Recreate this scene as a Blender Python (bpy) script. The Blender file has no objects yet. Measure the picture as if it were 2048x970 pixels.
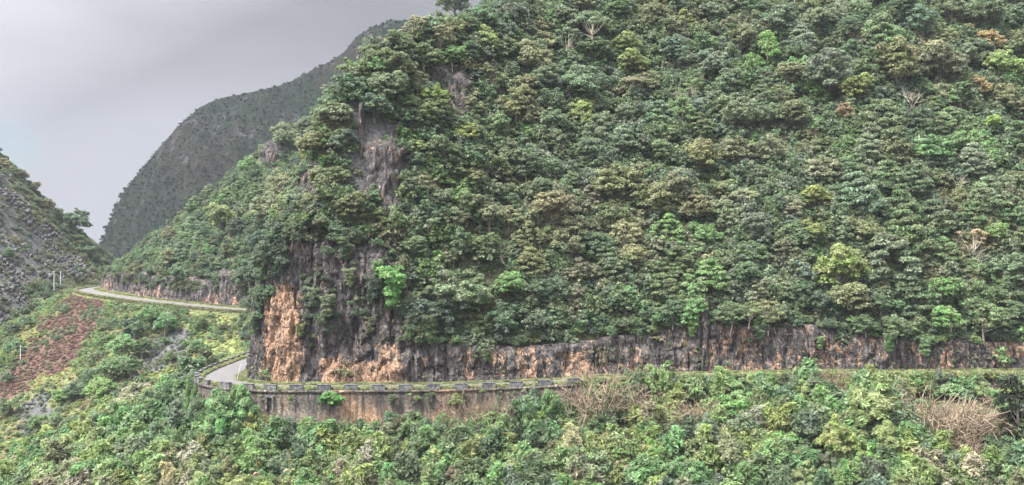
import bpy, bmesh, math, random
import numpy as np
from mathutils import Vector, Matrix
from mathutils.bvhtree import BVHTree
R = math.radians
random.seed(7); rng = np.random.default_rng(7)

# ---------------------------------------------------------------- camera, world, sun, exposure
S = bpy.context.scene; COL = S.collection
FPX = 2196.0; HZ = 505.0
PITCH = math.atan((HZ - 485.0) / FPX)
cam_d = bpy.data.cameras.new('camera'); cam = bpy.data.objects.new('camera', cam_d); COL.objects.link(cam)
cam_d.sensor_width = 36.0; cam_d.lens = 36.0 * FPX / 2048.0
cam_d.clip_start = 0.1; cam_d.clip_end = 6000
cam.location = (0, 0, 0); cam.rotation_euler = (R(90) + PITCH, 0, 0)
S.camera = cam

SUN_EL, SUN_AZ = R(60), R(236)          # azimuth clockwise from +Y: the sun stands behind the camera, a little to the left
w = bpy.data.worlds.new('World'); S.world = w; w.use_nodes = True
nt = w.node_tree; nt.nodes.clear(); N = nt.nodes.new; L = nt.links.new
wo = N('ShaderNodeOutputWorld'); bg = N('ShaderNodeBackground'); bg.inputs['Strength'].default_value = 0.06
sky = N('ShaderNodeTexSky'); sky.sky_type = 'NISHITA'; sky.sun_disc = False
sky.sun_elevation = SUN_EL; sky.sun_rotation = SUN_AZ
tc = N('ShaderNodeTexCoord'); mp = N('ShaderNodeMapping'); mp.inputs['Scale'].default_value = (1.0, 1.0, 2.6)
n1 = N('ShaderNodeTexNoise'); n1.inputs['Scale'].default_value = 2.4; n1.inputs['Detail'].default_value = 7; n1.inputs['Roughness'].default_value = 0.5; n1.inputs['Distortion'].default_value = 0.3
L(tc.outputs['Generated'], mp.inputs['Vector']); L(mp.outputs[0], n1.inputs['Vector'])
sx = N('ShaderNodeSeparateXYZ'); L(tc.outputs['Generated'], sx.inputs[0])
cr = N('ShaderNodeValToRGB')            # cloud tone: grey bellies, whiter thin parts
cr.color_ramp.elements[0].position = 0.30; cr.color_ramp.elements[0].color = (.42, .418, .445, 1)
cr.color_ramp.elements[1].position = 0.66; cr.color_ramp.elements[1].color = (.72, .712, .765, 1)
L(n1.outputs['Fac'], cr.inputs[0])
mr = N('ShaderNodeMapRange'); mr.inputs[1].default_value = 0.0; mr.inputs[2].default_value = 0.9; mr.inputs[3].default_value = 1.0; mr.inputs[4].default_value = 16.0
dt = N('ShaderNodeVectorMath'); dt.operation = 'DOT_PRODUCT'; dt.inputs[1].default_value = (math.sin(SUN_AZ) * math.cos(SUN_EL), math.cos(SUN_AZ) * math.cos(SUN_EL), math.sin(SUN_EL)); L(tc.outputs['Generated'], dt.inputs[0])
L(dt.outputs['Value'], mr.inputs[0])    # cloud brightness boosted around the veiled sun, out of view, to light the slopes
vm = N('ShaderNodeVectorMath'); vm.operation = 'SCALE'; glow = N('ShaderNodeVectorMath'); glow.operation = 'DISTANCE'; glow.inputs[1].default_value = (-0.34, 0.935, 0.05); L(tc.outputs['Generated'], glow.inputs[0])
gl = N('ShaderNodeMapRange'); gl.interpolation_type = 'SMOOTHSTEP'; gl.inputs[1].default_value = 0.0; gl.inputs[2].default_value = 0.30; gl.inputs[3].default_value = 1.35; gl.inputs[4].default_value = 1.0; L(glow.outputs['Value'], gl.inputs[0])
vg = N('ShaderNodeVectorMath'); vg.operation = 'SCALE'; L(cr.outputs[0], vg.inputs[0]); L(gl.outputs[0], vg.inputs['Scale'])   # thinner cloud low over the pass
dk = N('ShaderNodeVectorMath'); dk.operation = 'DISTANCE'; dk.inputs[1].default_value = (-0.375, 0.91, 0.17); L(tc.outputs['Generated'], dk.inputs[0])
dkm = N('ShaderNodeMapRange'); dkm.interpolation_type = 'SMOOTHSTEP'; dkm.inputs[1].default_value = 0.02; dkm.inputs[2].default_value = 0.20; dkm.inputs[3].default_value = 0.78; dkm.inputs[4].default_value = 1.0; L(dk.outputs['Value'], dkm.inputs[0])
vd = N('ShaderNodeVectorMath'); vd.operation = 'SCALE'; L(vg.outputs[0], vd.inputs[0]); L(dkm.outputs[0], vd.inputs['Scale'])   # a heavier cloud belly, upper left
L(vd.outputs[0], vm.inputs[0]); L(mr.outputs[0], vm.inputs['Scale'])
n2 = N('ShaderNodeTexNoise'); n2.inputs['Scale'].default_value = 2.2; n2.inputs['Detail'].default_value = 4
mp2 = N('ShaderNodeMapping'); mp2.inputs['Location'].default_value = (3.1, 0.4, 1.7); L(tc.outputs['Generated'], mp2.inputs['Vector']); L(mp2.outputs[0], n2.inputs['Vector'])
# a clear gap low over the left ridge, and a few more elsewhere in the sky
gap = N('ShaderNodeVectorMath'); gap.operation = 'DISTANCE'
gap.inputs[1].default_value = (-0.417, 0.905, 0.083); L(tc.outputs['Generated'], gap.inputs[0])
gm = N('ShaderNodeMapRange'); gm.inputs[1].default_value = 0.006; gm.inputs[2].default_value = 0.042; gm.inputs[3].default_value = 0.0; gm.inputs[4].default_value = 1.0
gm.interpolation_type = 'SMOOTHERSTEP'; L(gap.outputs['Value'], gm.inputs[0])
m2 = N('ShaderNodeMapRange'); m2.inputs[1].default_value = 0.28; m2.inputs[2].default_value = 0.40; m2.inputs[3].default_value = 0.35; m2.inputs[4].default_value = 1.0; L(n2.outputs['Fac'], m2.inputs[0])
mm = N('ShaderNodeMath'); mm.operation = 'MINIMUM'; L(gm.outputs[0], mm.inputs[0]); L(m2.outputs[0], mm.inputs[1])
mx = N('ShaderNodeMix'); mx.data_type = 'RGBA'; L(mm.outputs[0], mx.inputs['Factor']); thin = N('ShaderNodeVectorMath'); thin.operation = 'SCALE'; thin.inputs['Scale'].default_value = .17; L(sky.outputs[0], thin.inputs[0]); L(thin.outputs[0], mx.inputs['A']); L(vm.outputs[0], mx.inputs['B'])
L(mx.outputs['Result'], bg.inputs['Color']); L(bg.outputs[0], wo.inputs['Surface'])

sun_d = bpy.data.lights.new('sun', 'SUN'); sun_d.energy = 1.5; sun_d.angle = R(10); sun_d.color = (1.0, 0.965, 0.90)
sun = bpy.data.objects.new('sun', sun_d); COL.objects.link(sun)
sd = Vector((math.sin(SUN_AZ) * math.cos(SUN_EL), math.cos(SUN_AZ) * math.cos(SUN_EL), math.sin(SUN_EL)))
sun.rotation_euler = sd.to_track_quat('Z', 'Y').to_euler()
sun.location = sd * 100

S.view_settings.view_transform = 'Standard'; S.view_settings.look = 'None'
S.view_settings.exposure = 3.0; S.view_settings.gamma = 1.0; S.view_settings.use_curve_mapping = False
S.render.engine = 'CYCLES'
S.cycles.max_bounces = 5; S.cycles.diffuse_bounces = 3; S.cycles.glossy_bounces = 1; S.cycles.transmission_bounces = 3
S.cycles.volume_bounces = 1; S.cycles.transparent_max_bounces = 4
S.cycles.use_denoising = True; S.cycles.denoiser = 'OPENIMAGEDENOISE'; S.cycles.denoising_prefilter = 'ACCURATE'
S.cycles.use_adaptive_sampling = True; S.cycles.adaptive_threshold = 0.02
S.cycles.caustics_reflective = False; S.cycles.caustics_refractive = False
S.cycles.use_light_tree = False
HAZE = 0.000075

# ---------------------------------------------------------------- helpers
def ray(px, py):
    u = px - 1024.0; v = 485.0 - py
    y = FPX * math.cos(PITCH) - v * math.sin(PITCH); z = FPX * math.sin(PITCH) + v * math.cos(PITCH)
    return Vector((u, y, z)).normalized()
def at(px, py, Y):
    r = ray(px, py); return r * (Y / r.y)
def proj(p):
    y = p[1] * math.cos(PITCH) + p[2] * math.sin(PITCH); z = -p[1] * math.sin(PITCH) + p[2] * math.cos(PITCH)
    return 1024 + FPX * p[0] / y, 485 - FPX * z / y

def _h(ix, iy, iz, seed):
    n = (ix * 374761393 + iy * 668265263 + iz * 2147483647 + seed * 974634777) & 0xFFFFFFFF
    n = ((n ^ (n >> 13)) * 1274126177) & 0xFFFFFFFF
    return ((n ^ (n >> 16)) & 0xFFFFFF) / float(0xFFFFFF)
def vnoise(x, y, z=None, seed=0):
    x = np.asarray(x, float); y = np.asarray(y, float); z = np.zeros_like(x) if z is None else np.asarray(z, float)
    ix, iy, iz = np.floor(x).astype(np.int64), np.floor(y).astype(np.int64), np.floor(z).astype(np.int64)
    fx, fy, fz = x - ix, y - iy, z - iz
    fx, fy, fz = [f * f * (3 - 2 * f) for f in (fx, fy, fz)]
    r = 0
    for a in (0, 1):
        for b in (0, 1):
            for c in (0, 1):
                r = r + _h(ix + a, iy + b, iz + c, seed) * (fx if a else 1 - fx) * (fy if b else 1 - fy) * (fz if c else 1 - fz)
    return r * 2 - 1
def fbm(x, y, z=None, o=4, seed=0, g=0.5):
    r = 0; a = 1.0; f = 1.0
    for i in range(o):
        r = r + a * vnoise(x * f, y * f, None if z is None else z * f, seed + i * 17); a *= g; f *= 2.03
    return r
def ss(a, b, x):
    t = np.clip((x - a) / (b - a), 0, 1); return t * t * (3 - 2 * t)

def mesh_np(name, V, F, mat=None, smooth=False):
    me = bpy.data.meshes.new(name)
    V = np.asarray(V, np.float32); F = np.asarray(F, np.int32); k = F.shape[1]
    me.vertices.add(len(V)); me.vertices.foreach_set('co', V.ravel())
    me.loops.add(F.size); me.loops.foreach_set('vertex_index', F.ravel())
    me.polygons.add(len(F)); me.polygons.foreach_set('loop_start', np.arange(0, F.size, k, dtype=np.int32))
    me.polygons.foreach_set('loop_total', np.full(len(F), k, np.int32))
    if smooth: me.polygons.foreach_set('use_smooth', np.ones(len(F), bool))
    me.update(calc_edges=True)
    if mat: me.materials.append(mat)
    return me
def fattr(me, name, vals, dom='POINT'):
    a = me.attributes.new(name, 'FLOAT', dom); a.data.foreach_set('value', np.asarray(vals, np.float32).ravel())
def link(name, me, parent=None):
    o = bpy.data.objects.new(name, me); COL.objects.link(o)
    if parent: o.parent = parent
    return o
def empty(name, loc=(0, 0, 0), rot=(0, 0, 0)):
    o = bpy.data.objects.new(name, None); COL.objects.link(o); o.location = loc; o.rotation_euler = rot
    o.empty_display_size = 0.5; return o
def tag(o, label=None, cat=None, group=None, kind=None):
    if label: o['label'] = label
    if cat: o['category'] = cat
    if group: o['group'] = group
    if kind: o['kind'] = kind
    return o
def grid_faces(nu, nv):
    i = np.arange(nu - 1)[:, None] * nv + np.arange(nv - 1)[None, :]
    return np.stack([i, i + nv, i + nv + 1, i + 1], -1).reshape(-1, 4)

class MB:
    def __init__(s): s.v = []; s.f = []
    def box(s, c, d, rz=0.0, top=1.0):
        b = len(s.v); cs, sn = math.cos(rz), math.sin(rz)
        for z in (-.5, .5):
            k = top if z > 0 else 1.0
            for x, y in ((-.5, -.5), (.5, -.5), (.5, .5), (-.5, .5)):
                X, Y = x * d[0] * k, y * d[1] * k
                s.v.append((c[0] + X * cs - Y * sn, c[1] + X * sn + Y * cs, c[2] + z * d[2]))
        for q in ((0, 3, 2, 1), (4, 5, 6, 7), (0, 1, 5, 4), (1, 2, 6, 5), (2, 3, 7, 6), (3, 0, 4, 7)): s.f.append([b + i for i in q])
    def tube(s, pts, rad, n=5):
        b = len(s.v); pts = [Vector(p) for p in pts]
        for i, p in enumerate(pts):
            t = (pts[min(i + 1, len(pts) - 1)] - pts[max(i - 1, 0)]).normalized()
            a = t.orthogonal().normalized(); c = t.cross(a)
            for k in range(n):
                an = 2 * math.pi * k / n; s.v.append(tuple(p + (a * math.cos(an) + c * math.sin(an)) * rad[i]))
        for i in range(len(pts) - 1):
            for k in range(n):
                s.f.append([b + i * n + k, b + i * n + (k + 1) % n, b + (i + 1) * n + (k + 1) % n, b + (i + 1) * n + k])
    def mesh(s, name, mat, smooth=False):
        me = bpy.data.meshes.new(name); me.from_pydata(s.v, [], s.f)
        if smooth: me.polygons.foreach_set('use_smooth', [True] * len(me.polygons))
        me.materials.append(mat); return me

# ---------------------------------------------------------------- materials
def newmat(name):
    m = bpy.data.materials.new(name); m.use_nodes = True; t = m.node_tree; t.nodes.clear()
    o = t.nodes.new('ShaderNodeOutputMaterial'); p = t.nodes.new('ShaderNodeBsdfPrincipled')
    p.inputs['Roughness'].default_value = 0.85; p.inputs['Specular IOR Level'].default_value = 0.25
    t.links.new(p.outputs[0], o.inputs['Surface'])
    return m, t, p, o
def nd(t, typ, ins=None, **kw):
    n = t.nodes.new(typ)
    for k, v in kw.items(): setattr(n, k, v)
    for k, v in (ins or {}).items():
        if isinstance(v, bpy.types.NodeSocket): t.links.new(v, n.inputs[k])
        else: n.inputs[k].default_value = v
    return n
def mixc(t, fac, a, b):
    n = t.nodes.new('ShaderNodeMix'); n.data_type = 'RGBA'
    for k, v in (('Factor', fac), ('A', a), ('B', b)):
        if isinstance(v, bpy.types.NodeSocket): t.links.new(v, n.inputs[k])
        else: n.inputs[k].default_value = v if k == 'Factor' else (*v, 1)
    return n.outputs['Result']
def ramp(t, sock, a, b, lo=0.0, hi=1.0):
    return nd(t, 'ShaderNodeMapRange', {0: sock, 1: a, 2: b, 3: lo, 4: hi}, interpolation_type='SMOOTHSTEP').outputs[0]
def noise(t, vec, scale, detail=4, rough=0.55, dist=0.0):
    return nd(t, 'ShaderNodeTexNoise', {'Vector': vec, 'Scale': scale, 'Detail': detail, 'Roughness': rough, 'Distortion': dist}).outputs['Fac']
def geo_pos(t, sc=(1, 1, 1)):
    g = nd(t, 'ShaderNodeNewGeometry'); return nd(t, 'ShaderNodeMapping', {'Vector': g.outputs['Position'], 'Scale': sc}).outputs[0]
def attr(t, name): return nd(t, 'ShaderNodeAttribute', attribute_name=name).outputs['Fac']

def leaf_mat(name, src):
    m, t, p, o = newmat(name)
    if src == 'object': c = nd(t, 'ShaderNodeObjectInfo').outputs['Color']
    else: c = nd(t, 'ShaderNodeAttribute', attribute_name='tint', attribute_type='INSTANCER').outputs['Color']
    v = attr(t, 'v'); h = attr(t, 'h')
    hsv = nd(t, 'ShaderNodeHueSaturation', {'Color': c, 'Hue': ramp(t, h, 0, 1, 0.468, 0.524), 'Saturation': ramp(t, h, 0, 1, 0.85, 1.1), 'Value': nd(t, 'ShaderNodeMapRange', {0: v, 1: 0.0, 2: 1.0, 3: 0.74, 4: 1.72}).outputs[0]})
    t.links.new(hsv.outputs[0], p.inputs['Base Color'])
    p.inputs['Roughness'].default_value = 0.55; p.inputs['Specular IOR Level'].default_value = 0.35
    tr = nd(t, 'ShaderNodeBsdfTranslucent', {'Color': hsv.outputs[0]})
    mxs = nd(t, 'ShaderNodeMixShader', {0: 0.45}); t.links.new(p.outputs[0], mxs.inputs[1]); t.links.new(tr.outputs[0], mxs.inputs[2])
    t.links.new(mxs.outputs[0], o.inputs['Surface'])
    return m
M_LEAF = leaf_mat('leaf', 'object'); M_LEAFI = leaf_mat('leaf_ground_cover', 'inst')

def bark_mat(name, a, b):
    m, t, p, o = newmat(name); pos = geo_pos(t, (1, 1, .35))
    t.links.new(mixc(t, noise(t, pos, 3.0), a, b), p.inputs['Base Color']); return m
M_BARK = bark_mat('bark', (.13, .11, .09), (.36, .33, .28))
M_PALEBARK = bark_mat('pale_bark', (.34, .29, .24), (.6, .54, .46))
M_STRAW = bark_mat('dry_stem', (.13, .10, .07), (.28, .22, .155))

def rock_mat():
    m, t, p, o = newmat('limestone')
    base = geo_pos(t); st = geo_pos(t, (1, 1, .16)); st2 = geo_pos(t, (1, 1, .45))
    n_str = noise(t, st, 1.3, 7, .65, .5); n_fin = noise(t, st2, 3.2, 8, .72, .8); n_blk = noise(t, base, .35, 5, .6, 1.0)
    grey = mixc(t, ramp(t, n_str, .42, .66), (.042, .038, .038), (.175, .158, .15))
    grey = mixc(t, ramp(t, n_fin, .52, .74), grey, (.34, .305, .285))
    # fresh orange-ochre stone where the cut face has flaked
    onz = noise(t, st2, .8, 7, .68, 1.5)
    of = nd(t, 'ShaderNodeMath', {0: attr(t, 'ochre'), 1: ramp(t, onz, .25, .75, -.5, .5)}, operation='ADD').outputs[0]
    orange = mixc(t, ramp(t, n_fin, .38, .66), (.22, .13, .085), (.60, .40, .27))
    col = mixc(t, ramp(t, of, .36, .5), grey, orange)
    blk = nd(t, 'ShaderNodeMath', {0: ramp(t, noise(t, st, .9, 5, .6, .6), .46, .62), 1: ramp(t, n_blk, .38, .56)}, operation='MULTIPLY').outputs[0]
    col = mixc(t, nd(t, 'ShaderNodeMath', {0: blk, 1: .75}, operation='MULTIPLY').outputs[0], col, (.038, .036, .042))
    cr_ = nd(t, 'ShaderNodeTexVoronoi', {'Vector': nd(t, 'ShaderNodeMapping', {'Vector': st2, 'Scale': (1, 1, 1)}).outputs[0], 'Scale': 1.2}, feature='DISTANCE_TO_EDGE').outputs['Distance']
    moss = ramp(t, noise(t, base, .8, 6, .7), .58, .70)
    col = mixc(t, nd(t, 'ShaderNodeMath', {0: moss, 1: attr(t, 'moss')}, operation='MULTIPLY').outputs[0], col, (.07, .085, .04))
    t.links.new(col, p.inputs['Base Color'])
    hh = nd(t, 'ShaderNodeMath', {0: n_fin, 1: ramp(t, cr_, 0, .12, 0, .35)}, operation='ADD').outputs[0]
    b1 = nd(t, 'ShaderNodeBump', {'Strength': 1.0, 'Distance': .9, 'Height': n_str}); b2 = nd(t, 'ShaderNodeBump', {'Strength': 1.0, 'Distance': .55, 'Height': hh, 'Normal': b1.outputs[0]})
    t.links.new(b2.outputs[0], p.inputs['Normal']); return m
M_ROCK = rock_mat()

def ground_mat():
    m, t, p, o = newmat('hillside_ground'); pos = geo_pos(t)
    a = noise(t, pos, .35, 8, .7); b = noise(t, pos, 1.6, 8, .75)
    soil = mixc(t, ramp(t, b, .4, .65), (.045, .05, .03), (.12, .12, .06))
    grass = mixc(t, ramp(t, b, .35, .65), (.09, .12, .035), (.24, .25, .09))
    red = mixc(t, ramp(t, b, .35, .65), (.085, .048, .038), (.15, .082, .064))
    stone = mixc(t, ramp(t, b, .38, .66), (.042, .044, .042), (.14, .136, .138))
    col = mixc(t, ramp(t, nd(t, 'ShaderNodeMath', {0: attr(t, 'grass'), 1: a}, operation='ADD').outputs[0], .75, 1.1), soil, grass)
    col = mixc(t, ramp(t, nd(t, 'ShaderNodeMath', {0: attr(t, 'red'), 1: a}, operation='ADD').outputs[0], .85, 1.15), col, red)
    col = mixc(t, ramp(t, nd(t, 'ShaderNodeMath', {0: attr(t, 'scree'), 1: b}, operation='ADD').outputs[0], .95, 1.1), col, stone)
    t.links.new(col, p.inputs['Base Color'])
    t.links.new(nd(t, 'ShaderNodeBump', {'Strength': 1.0, 'Distance': .6, 'Height': b}).outputs[0], p.inputs['Normal']); return m
M_GROUND = ground_mat()

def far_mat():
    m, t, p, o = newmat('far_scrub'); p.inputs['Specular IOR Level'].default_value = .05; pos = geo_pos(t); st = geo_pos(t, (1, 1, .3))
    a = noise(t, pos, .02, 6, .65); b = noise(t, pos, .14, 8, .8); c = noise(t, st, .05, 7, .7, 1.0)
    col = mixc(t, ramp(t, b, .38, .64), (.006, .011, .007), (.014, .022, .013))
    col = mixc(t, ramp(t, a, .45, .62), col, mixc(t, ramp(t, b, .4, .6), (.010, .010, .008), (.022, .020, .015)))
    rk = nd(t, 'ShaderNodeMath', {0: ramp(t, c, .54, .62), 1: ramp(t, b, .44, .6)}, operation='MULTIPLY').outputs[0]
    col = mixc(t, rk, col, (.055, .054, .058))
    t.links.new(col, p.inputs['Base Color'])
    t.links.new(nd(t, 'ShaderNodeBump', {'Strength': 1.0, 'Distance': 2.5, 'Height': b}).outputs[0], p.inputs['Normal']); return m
M_FAR = far_mat()

def wall_mat():
    m, t, p, o = newmat('wall_masonry'); pos = geo_pos(t); st = geo_pos(t, (1, 1, .10))
    vor = nd(t, 'ShaderNodeTexVoronoi', {'Vector': pos, 'Scale': 3.2})
    edge = nd(t, 'ShaderNodeTexVoronoi', {'Vector': pos, 'Scale': 3.2}, feature='DISTANCE_TO_EDGE').outputs['Distance']
    cell = nd(t, 'ShaderNodeSeparateColor', {0: vor.outputs['Color']}).outputs[0]
    tone = mixc(t, cell, (.10, .083, .07), (.34, .285, .225))
    orz = ramp(t, nd(t, 'ShaderNodeMath', {0: noise(t, geo_pos(t, (1, 1, .5)), .22, 4, .6), 1: attr(t, 'ochre')}, operation='ADD').outputs[0],   .66, .86)
    tone = mixc(t, orz, tone, mixc(t, cell, (.24, .14, .075), (.46, .30, .19)))
    tone = mixc(t, ramp(t, edge, 0.0, .05, .8, 0), tone, (.10, .085, .07))
    strk = ramp(t, noise(t, st, .9, 5, .65, .3), .47, .60)
    dk = nd(t, 'ShaderNodeMath', {0: strk, 1: attr(t, 'top')}, operation='MULTIPLY').outputs[0]
    dk = nd(t, 'ShaderNodeMath', {0: dk, 1: ramp(t, noise(t, pos, .5, 5, .65), .5, .66, 0, .5)}, operation='MAXIMUM').outputs[0]
    tone = mixc(t, ramp(t, nd(t, 'ShaderNodeMath', {0: attr(t, 'top'), 1: noise(t, geo_pos(t, (1, 1, .3)), .35, 4)}, operation='ADD').outputs[0], 1.25, 1.6, 0, .7), tone, (.055, .052, .052))
    tone = mixc(t, dk, tone, (.045, .043, .043))
    lt = ramp(t, noise(t, st, 1.7, 4, .6), .63, .70, 0, .5)
    tone = mixc(t, lt, tone, (.42, .40, .36))
    t.links.new(tone, p.inputs['Base Color'])
    t.links.new(nd(t, 'ShaderNodeBump', {'Strength': .9, 'Distance': .12, 'Height': ramp(t, edge, 0, .12)}).outputs[0], p.inputs['Normal']); return m
M_WALL = wall_mat()
def conc_mat(name, a, b, c):
    m, t, p, o = newmat(name); pos = geo_pos(t)
    col = mixc(t, ramp(t, noise(t, pos, 1.6, 6, .7), .4, .62), a, b); col = mixc(t, ramp(t, noise(t, geo_pos(t, (1, 1, .3)), 3.1, 5, .7), .6, .7), col, c)
    t.links.new(col, p.inputs['Base Color']); t.links.new(nd(t, 'ShaderNodeBump', {'Strength': .5, 'Distance': .05, 'Height': noise(t, pos, 6, 4)}).outputs[0], p.inputs['Normal']); return m
M_CONC = conc_mat('weathered_concrete', (.06, .06, .065), (.15, .15, .15), (.36, .35, .33))
M_ROAD = conc_mat('worn_road', (.095, .092, .092), (.135, .13, .128), (.065, .062, .06))
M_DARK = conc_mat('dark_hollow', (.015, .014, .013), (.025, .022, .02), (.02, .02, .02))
M_POLE = conc_mat('pole_concrete', (.42, .42, .40), (.55, .54, .50), (.3, .3, .28))
M_BRICK = conc_mat('ochre_earth', (.42, .22, .13), (.52, .30, .18), (.3, .16, .1))
def plain(name, c, r=.8):
    m, t, p, o = newmat(name); p.inputs['Base Color'].default_value = (*c, 1); p.inputs['Roughness'].default_value = r; return m

# ---------------------------------------------------------------- road line and its parameters
#   X, Y, z, cut height, slope above, extra steepness, wall drop, slope below, bank
CP = np.array([
 (190, 196, -18.8, 6, 1.10, 2, 1.6, .50, 0), (150, 186, -18.8, 6, 1.10, 2, 1.6, .50, 0), (110, 176, -18.8, 5, 1.12, 2, 1.6, .50, 0),
 (76, 172.5, -18.9, 4.8, 1.12, 2, 1.6, .50, 0), (60, 171.5, -18.9, 6, 1.12, 2, 1.7, .5, 0), (45, 170.5, -18.9, 7.8, 1.12, 2, 1.8, .5, 0),
 (30, 169.5, -19.0, 7.8, 1.12, 3, 2.0, .5, 0), (15, 168.5, -19.4, 6.5, 1.15, 6, 3.5, .5, 0), (3, 167.6, -20.0, 5.4, 1.15, 11, 6.5, .5, 0),
 (-7, 167, -20.3, 5.8, 1.15, 16, 6.4, .5, 0), (-13, 166.6, -20.4, 9, 1.15, 19, 6.4, .5, 0), (-18, 166.3, -20.4, 20, 1.1, 22, 6.4, .5, 0),
 (-28, 166, -20.4, 24, 1.1, 23, 6.4, .5, 0), (-36, 166.4, -20.4, 25, 1.1, 24, 6.4, .5, 0), (-43, 170, -20.4, 25, 1.1, 24, 6, .5, 0),
 (-47.2, 177, -20.4, 25, 1.1, 24, 4.0, .5, 0), (-48.7, 187, -20.3, 24, 1.1, 22, 1.5, .5, 0), (-48.9, 203, -20.3, 20, 1.05, 20, 1, .5, 0),
 (-48, 220, -20.0, 16, .95, 16, 1, .45, 0), (-47, 240, -19.0, 10, .85, 10, 1, .42, 0), (-46, 258, -17.6, 8, .85, 6, 1, .42, 0),
 (-50, 274, -16.4, 7, .85, 3, 1, .42, .05), (-62, 285, -15.6, 6.5, .85, 0, 1, .45, .1), (-74, 291, -15.2, 7, .84, 0, 1, .5, .12),
 (-100, 306, -13.8, 7.6, .84, 0, .8, .5, .12), (-116, 319, -12.8, 7.2, .84, 0, .6, .5, .12), (-127, 332, -12.2, 6, .84, 0, .6, .5, .12),
 (-134, 345, -11.9, 6, .84, 0, .6, .5, .1), (-139, 358, -12, 5, .84, 0, .6, .4, .05), (-140, 372, -11.8, 3, .84, 0, .6, .3, 0), (-136, 395, -11, 2, .84, 0, .6, .3, 0),
 (-128, 430, -9, 2, .84, 0, .6, .3, 0), (-120, 480, -7, 2, .84, 0, .6, .3, 0)], float)
def catmull(P, step=1.5):
    out = []
    for i in range(len(P) - 1):
        p0, p1, p2, p3 = P[max(i - 1, 0)], P[i], P[i + 1], P[min(i + 2, len(P) - 1)]
        n = max(2, int(np.hypot(*(p2 - p1)[:2]) / step))
        for k in range(n):
            t = k / n; q = 0.5 * ((2 * p1) + (-p0 + p2) * t + (2 * p0 - 5 * p1 + 4 * p2 - p3) * t * t + (-p0 + 3 * p1 - 3 * p2 + p3) * t ** 3)
            lin = p1 * (1 - t) + p2 * t; q[3:] = lin[3:]; out.append(q)
    out.append(P[-1]); return np.array(out)
RD = catmull(CP)
seg = np.hypot(np.diff(RD[:, 0]), np.diff(RD[:, 1])); SL = np.concatenate([[0], np.cumsum(seg)])
T = np.gradient(RD[:, :2], axis=0); T /= np.linalg.norm(T, axis=1)[:, None]
for _ in range(3): T[1:-1] = (T[:-2] + 2 * T[1:-1] + T[2:]) / 4
T /= np.linalg.norm(T, axis=1)[:, None]
NRM = np.stack([T[:, 1], -T[:, 0]], 1)      # points uphill
LEAN = .13
def rd(s):
    """road point, uphill normal and parameters at arc length s"""
    s = np.asarray(s, float)
    q = np.stack([np.interp(s, SL, RD[:, k]) for k in range(9)], -1)
    n = np.stack([np.interp(s, SL, NRM[:, k]) for k in range(2)], -1); n /= np.linalg.norm(n, axis=-1, keepdims=True)
    return q, n
def s_at_x(x, upto=None):
    i = np.argmin(np.abs(RD[:, 0] - x) + (np.abs(RD[:, 1] - (upto or 168)) * .5)); return SL[i]

def base_height(X, Y):
    sh = X.shape; X = X.ravel(); Y = Y.ravel(); Z = np.zeros_like(X); D = np.zeros_like(X)
    for a in range(0, len(X), 20000):
        x = X[a:a + 20000, None]; y = Y[a:a + 20000, None]
        dx = x - RD[None, :, 0]; dy = y - RD[None, :, 1]; d2 = dx * dx + dy * dy
        j = d2.argmin(1); dm = np.sqrt(d2[np.arange(len(j)), j])
        cr_ = T[j, 0] * dy[np.arange(len(j)), j] - T[j, 1] * dx[np.arange(len(j)), j]
        sg = np.where(cr_ < 0, 1.0, -1.0)
        wt = ((dm[:, None] ** 2 + .5) / (d2 + .5)) ** 5; wt /= wt.sum(1, keepdims=True)
        p = wt @ RD[:, 2:9]
        zr, hc, up, ex, dr, dn = p[:, 0], p[:, 1], p[:, 2], p[:, 3], p[:, 4], p[:, 5]
        d = dm * sg; xx = X[a:a + 20000]; yy = Y[a:a + 20000]
        d1 = 4 + LEAN * hc + 2.2
        u = np.maximum(0, d - d1 - 1.2)
        nz = fbm(xx / 26, yy / 26, o=3, seed=3) * 2.6 + fbm(xx / 7, yy / 7, o=3, seed=9) * .7
        zi = zr - .7 + (hc + .7) * ss(d1, d1 + 1.5, d) + up * np.minimum(u, 130) + ex * (1 - np.exp(-u / 10.0)) + nz * ss(2, 14, u)
        e = np.maximum(0, -d - 3.4)
        zo = zr - .7 - (dr - .7) * ss(2.0, 3.4, -d) - dn * e + nz * .7 * ss(5, 16, e)
        Z[a:a + 20000] = np.where(d > 0, zi, zo); D[a:a + 20000] = d
    return Z.reshape(sh), D.reshape(sh)
def terrain(X, Y):
    Z, D = base_height(X, Y)
    # the rocky hill on the left
    rr = np.hypot(X + 250, (Y - 400) * .97)
    Lh = 93.5 - 1.0 * rr + fbm(X / 18, Y / 18, o=4, seed=21) * 3.2 + fbm(X / 5, Y / 5, o=2, seed=22) * .6
    Lh = np.where(D > -5, -999, Lh)
    k = ss(5, 12, -D); Lh = np.where(Lh > Z, Z + (Lh - Z) * k, Lh)
    left = Lh > Z
    Z = np.maximum(Z, Lh)
    Z = np.maximum(Z, -95 + 0 * Z)
    return Z, D, left

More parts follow.
